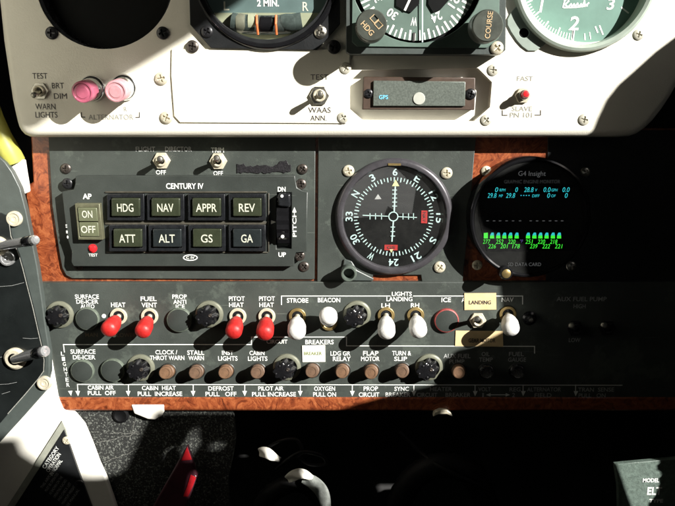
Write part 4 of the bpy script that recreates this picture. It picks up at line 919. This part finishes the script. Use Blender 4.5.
# ================================================================== switches, lamps, breakers
def nut_mesh(th, r, m, z0=0):
    mb = MB(); mb.prism(circ(0, 0, r, 6), z0, z0 + 2.6, [circ(0, 0, r * .55, 20)]); mb.build('nut', m, th, bevel=.4)
    mb = MB(); mb.lathe([(r * .62, z0), (r * .62, z0 + 4.4), (r * .52, z0 + 5), (r * .4, z0 + 4.6), (r * .36, z0 + 2)], n=28); mb.build('bushing', 'cream_metal' if m != 'black_screw' else m, th)
def toggle(label, px, py, h, tip, ht, kind, group=None, r=8.5, name='toggle_switch'):
    """tip: pixel where the end of the lever shows, ht its height above the panel plane"""
    t = T(name, label, 'switch', px, py, h, group)
    b = t.L(tip[0], tip[1], ht); d = b; ln = d.length
    if kind in ('red_rubber', 'white_rubber'):
        mb = MB(); mb.ring(r * .66, r, 0, 2.4, n=32); mb.build('collar', 'brass' if kind == 'white_rubber' else 'cream_metal', t, bevel=.4)
        mb = MB(); mb.lathe([(r * .7, .2), (r * .66, 1), (r * .3, 1.3), (0, 1.3)], n=28); mb.build('boot', 'black_plastic', t)
        mb = MB(); mb.lathe([(2.6, 0), (3.2, ln * .5)], (0, 0, 1), d, 20); mb.build('lever', 'cream_metal', t)
        a = ln * .3; R_ = 8.6 if kind == 'white_rubber' else 8.1
        R_ *= random.uniform(.96, 1.04)
        prof = [(4.4, a), (5.6, a + .5), (6.0, a + 1.5), (R_ * .84, a + (ln - a) * .22), (R_ * .97, a + (ln - a) * .45), (R_ * 1.0, a + (ln - a) * .52), (R_ * .98, a + (ln - a) * .56), (R_, a + (ln - a) * .66)] + [(R_ * math.cos(R(x)), ln - 2.5 + R_ * .72 * math.sin(R(x))) for x in (0, 15, 30, 45, 60, 75)] + [(0, ln - 2.5 + R_ * .72)]
        mb = MB(); mb.lathe(prof, (0, 0, 0), d, 36); mb.build('cap', kind, t, smooth=60)
    else:
        nut_mesh(t, r, kind)
        mb = MB(); mb.lathe([(1.9, 0), (2.2, ln * .5), (3.1, ln - 3), (3.2, ln - 1), (2.2, ln + .4), (0, ln + .8)], (0, 0, 0), d, 22); mb.build('lever', 'steel', t)
    return t
toggle('warning light test toggle between TEST, BRT and DIM on the white panel', 40.5, 91, HW, (34, 95.5), HW + 20, 'steel', r=9)
toggle('toggle beside the WAAS lettering on the white cover plate', 319.5, 95.5, H1, (320, 93.5), H1 + 22, 'steel', r=10)
toggle('flight director toggle pointing straight out of the green plate', 162, 160.5, HG, (160, 159), HG + 22, 'cream_metal', r=9)
toggle('trim toggle tipped upward next to the tape smear', 218.5, 161, HG, (216.5, 158), HG + 20, 'cream_metal', r=9)
G1 = 'red capped toggle switches'; G2 = 'white capped toggle switches'
toggle('red capped toggle under the HEAT legend beside SURFACE DE-ICER', 119, 316, HS, (108.5, 330), 38, 'red_rubber', G1)
toggle('red capped toggle under the FUEL VENT legend', 150, 316, HS, (142.5, 332), 38, 'red_rubber', G1)
toggle('red capped toggle under the left PITOT HEAT legend', 238, 316, HS, (233.4, 332.5), 38, 'red_rubber', G1)
toggle('red capped toggle under the right PITOT HEAT legend', 267, 316, HS, (264.8, 334), 38, 'red_rubber', G1)
toggle('white capped toggle tipped down under STROBE', 297.5, 316, HS, (296.6, 333), 38, 'white_rubber', G2)
toggle('white capped toggle tipped up straight under BEACON', 329, 322, HS, (328.2, 315.2), 36, 'white_rubber', G2)
toggle('white capped landing light toggle under LH', 386, 315, HS, (386.6, 333), 38, 'white_rubber', G2)
toggle('white capped landing light toggle under RH', 415.5, 315, HS, (418.6, 331.5), 38, 'white_rubber', G2)
toggle('white capped toggle half in shadow under NAV', 507.5, 314, HS, (511, 329.5), 36, 'white_rubber', G2)
toggle('bare metal tipped toggle between the two tan paper labels', 477.5, 320, HS, (477, 319), HS + 22, 'cream_metal', r=8.5)
toggle('dim toggle under AUX FUEL PUMP nearer the NAV switch', 575, 328, HS, (571.5, 325.5), HS + 20, 'black_screw', 'aux fuel pump toggles')
toggle('dim toggle under AUX FUEL PUMP at the far right', 607, 327.5, HS, (603.5, 325), HS + 20, 'black_screw', 'aux fuel pump toggles')
# slave push button
pb = T('push_button', 'small red push button between FAST and SLAVE on the white panel', 'button', 522.5, 95.5, HW)
mb = MB(); mb.prism(circ(0, 0, 8, 6), 0, 3, [circ(0, 0, 4.4, 20)]); mb.build('nut', 'cream_metal', pb, bevel=.4)
d = pb.L(526, 94, HW + 14)
mb = MB(); mb.lathe([(4.6, 0), (4.6, d.length * .6), (4, d.length * .62), (0, d.length * .62)], (0, 0, 0), d, 28); mb.build('bushing', 'steel', pb)
mb = MB(); mb.lathe([(3.6, d.length * .6), (3.8, d.length - 1), (2.8, d.length + .8), (0, d.length + 1.4)], (0, 0, 0), d, 28); mb.build('button', 'red_plastic', pb)
# warning lamps
def lamp(label, px, py, tip, ht, m2):
    t = T('warning_lamp', label, 'lamp', px, py, HW, 'pink alternator warning lamps'); d = t.L(tip[0], tip[1], ht); ln = d.length
    mb = MB(); mb.lathe([(13, 0), (13, 2), (12, 3.4), (11, 3.4)], (0, 0, 0), (0, 0, 1), 40); mb.build('base_ring', 'chrome', t)
    mb = MB(); mb.lathe([(10.9, 0), (10.9, ln * .36), (10.3, ln * .4), (10.2, ln * .5)], (0, 0, 0), d, 40); mb.build('collar', 'chrome', t)
    mb = MB(); mb.lathe([(10.5, ln * .45), (10.5, ln - 1.2), (9.8, ln - .2), (8.6, ln), (8.2, ln - .7), (6.2, ln - .5), (5.8, ln - .1), (0, ln)], (0, 0, 0), d, 40); mb.build('lens', m2, t)
lamp('pink alternator lamp nearer the DIM legend, in shade', 93, 88.5, (82, 92.2), HW + 28, 'pink_shaded')  # shade put into the darker pink of this lens
lamp('pink alternator lamp above the R, half in sun', 124.5, 87.5, (115.5, 91.5), HW + 28, 'pink_sunlit')  # sunlight put into the paler pink of this lens
# blanking plugs
def plug(label, px, py, r, edge=None):
    t = T('blanking_plug', label, 'plug', px, py, HS, 'dark green blanking plugs')
    mb = MB(); mb.lathe([(r, 0), (r, 2.4), (r * .97, 3.3), (r * .9, 3.6), (0, 3.5)], n=56); mb.build('disc', 'green_dark', t)
    edge = edge or 'plug_rim'; mb = MB(); mb.lathe([(r * 1.03, .02), (r * 1.03, 2.6), (r * 1.0, 3.4), (r * .93, 3.8)], n=56); mb.build('rim', edge, t)  # rim colour lightened for worn paint and for its lit edge
plug('blanking plug under the upper SURFACE DE-ICER AUTO legend', 88.2, 318.2, 11.4); plug('blanking plug under PROP ANTI ICE', 179.8, 319.4, 12.2)
plug('blanking plug with worn red rim under ICE', 446.2, 320, 11.9, 'red_edge'); plug('blanking plug under the lower SURFACE DE-ICER legend', 83.2, 370.2, 11.2)
plug('blanking plug between the SURFACE DE-ICER plug and a black post light, lower row', 113.5, 369.6, 11.7)
# post lights
def post(label, px, py, kx, ky, r=14):
    t = T('post_light', label, 'post light', px, py, HS, 'black post lights on pale rings')
    mb = MB(); mb.lathe([(r, 0), (r * .97, 1.8), (r * .82, 3), (r * .74, 3)], n=48); mb.build('ring', 'ring_olive', t)
    mb = MB(); d = t.L(kx, ky, HS + 12); 
    lob = [((9.6 + 1.1 * math.cos(R(i * 40))) * math.cos(R(i * 5)), (9.6 + 1.1 * math.cos(R(i * 40))) * math.sin(R(i * 5))) for i in range(72)]
    o2 = Vector((d.x, d.y, 0)) * .55
    lo = [mb.b.verts.new((x + o2.x * .2, y + o2.y * .2, 2)) for x, y in lob]; mi = [mb.b.verts.new((x * 1.02 + o2.x, y * 1.02 + o2.y, 10)) for x, y in lob]; hi = [mb.b.verts.new((x * .82 + d.x, y * .82 + d.y, 14)) for x, y in lob]
    c_ = mb.b.verts.new((d.x, d.y, 15))
    for a_, b_ in ((lo, mi), (mi, hi)):
        for i in range(72): mb.face((a_[i], a_[(i + 1) % 72], b_[(i + 1) % 72], b_[i]))
    for i in range(72): mb.face((hi[i], hi[(i + 1) % 72], c_))
    k_ = mb.build('lamp_cap', 'black_gloss', t, smooth=45)
    for i in range(4):
        a = R(20 + 90 * i); x, y = d.x + 6.2 * math.cos(a), d.y + 6.2 * math.sin(a)
        mb = MB(); mb.lathe([(1.9 if i == 0 else 1.2, 13.2), (1.8 if i == 0 else 1.0, 14.9), (.9 if i == 0 else .5, 15.2), (0, 14.6 if i == 0 else 15.3)], (x, y, 0), n=16); mb.build('stud', 'dark_screw' if i == 0 else 'black_screw', t, k_)
for a in (('post light left of the SURFACE DE-ICER AUTO plug, at the panel edge', 60, 314.5, 55.5, 317), ('post light between PROP ANTI ICE and PITOT HEAT', 209.5, 314, 204.5, 317), ('post light between BEACON and LH', 357, 314, 353, 318),
          ('post light left of the CLOCK THROT WARN breaker', 141, 367.5, 136, 371), ('post light between CABIN LIGHTS and a white paper label', 287, 367, 282, 371), ('post light between TURN SLIP and AUX FUEL PUMP', 429, 367, 425, 371)): post(*a)
tk = T('trim_stud', 'small dim stud with a metal glint right of the NAV switch', 'stud', 529, 318, HS)
mb = MB(); mb.lathe([(7, 0), (7, 2), (5, 3), (4, 6), (0, 7)], n=32); mb.build('collar', 'black_plastic', tk)
mb = MB(); mb.lathe([(2.2, 5), (2, 9), (0, 9.6)], n=20); mb.build('tip', 'steel', tk)
# circuit breakers
def breaker(label, px, py, tx, ty, group='brown circuit breaker buttons', m='brown_plastic'):
    py += .9; t = T('circuit_breaker', label, 'circuit breaker', px, py, HS, group)
    mb = MB(); mb.lathe([(8.5, 0), (8.4, 1.0), (7.8, 1.5), (7.1, 1.2), (7, .3)], n=36); mb.build('collar', 'ring_dark', t)
    d = t.L(tx, ty, HS + 15); ln = d.length
    mb = MB(); mb.lathe([(6.9, .2), (6.8, ln * .5), (6.2, ln * .52), (6.2, ln - .8), (5.6, ln), (4.4, ln + .1), (4.2, ln - .3), (0, ln - .2)], (0, 0, 0), d, 36); mb.build('button', m, t)
mat('ring_dark', (.03, .033, .03), .45, metal=.2, var=.2)
for b, x, y, tx, ty in (('CLOCK THROT WARN', 168.5, 370, 165, 373), ('STALL WARN', 197.5, 369.8, 195, 373), ('INST LIGHTS', 226.8, 369.6, 224.5, 372.8), ('CABIN LIGHTS', 258.4, 369.6, 256.6, 372.6),
                        ('the white paper label', 312.8, 368.8, 311.5, 371.8), ('LDG GR RELAY', 342.6, 369, 341.8, 372.4), ('FLAP MOTOR', 371.4, 369.4, 370.8, 373.2), ('TURN SLIP', 402.4, 369, 402, 372)):
    breaker('brown breaker button under ' + b, x, y, tx, ty, m='brown_plastic2' if b in ('STALL WARN', 'CABIN LIGHTS', 'TURN SLIP', 'the white paper label') else 'brown_plastic')
breaker('brown breaker button catching sun under AUX FUEL PUMP', 458, 369.5, 459, 372.8)
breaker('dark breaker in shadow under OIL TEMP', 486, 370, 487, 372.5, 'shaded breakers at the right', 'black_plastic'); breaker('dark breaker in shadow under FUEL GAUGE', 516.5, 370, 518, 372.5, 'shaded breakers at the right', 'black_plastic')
# stickers
def sticker(label, poly, m, body=None, tp=None, tm='legend_olive'):
    t = T('paper_label', label, 'label', poly[0][0], poly[0][1], HS)
    mb = MB(); mb.prism(pl(t, poly, HS), .5, .9); mb.build('paper', m, t)
    if body: legend(t, body, *tp, HS + .9, tm, bold=.015)
sticker('small white paper label with faint olive print above a breaker', [(302.2, 345.4), (325.2, 344.8), (325.4, 361.6), (302.6, 361.8)], 'paper_white', 'BREAKER', (313, 353.4, 18, 3.4))
sticker('tan paper label under the LANDING line beside NAV', [(464.2, 293), (496, 292.8), (496.2, 309.4), (464.4, 309.8)], 'paper_tan', 'LANDING', (480, 302.4, 22, 4), 'legend_black')
sticker('wider tan paper label reading GEAR MOTOR', [(455.6, 330.4), (502.6, 331), (503, 346.6), (455, 345.8)], 'paper_tan', 'GEAR MOTOR', (482, 340.4, 27, 4.2), 'legend_black')
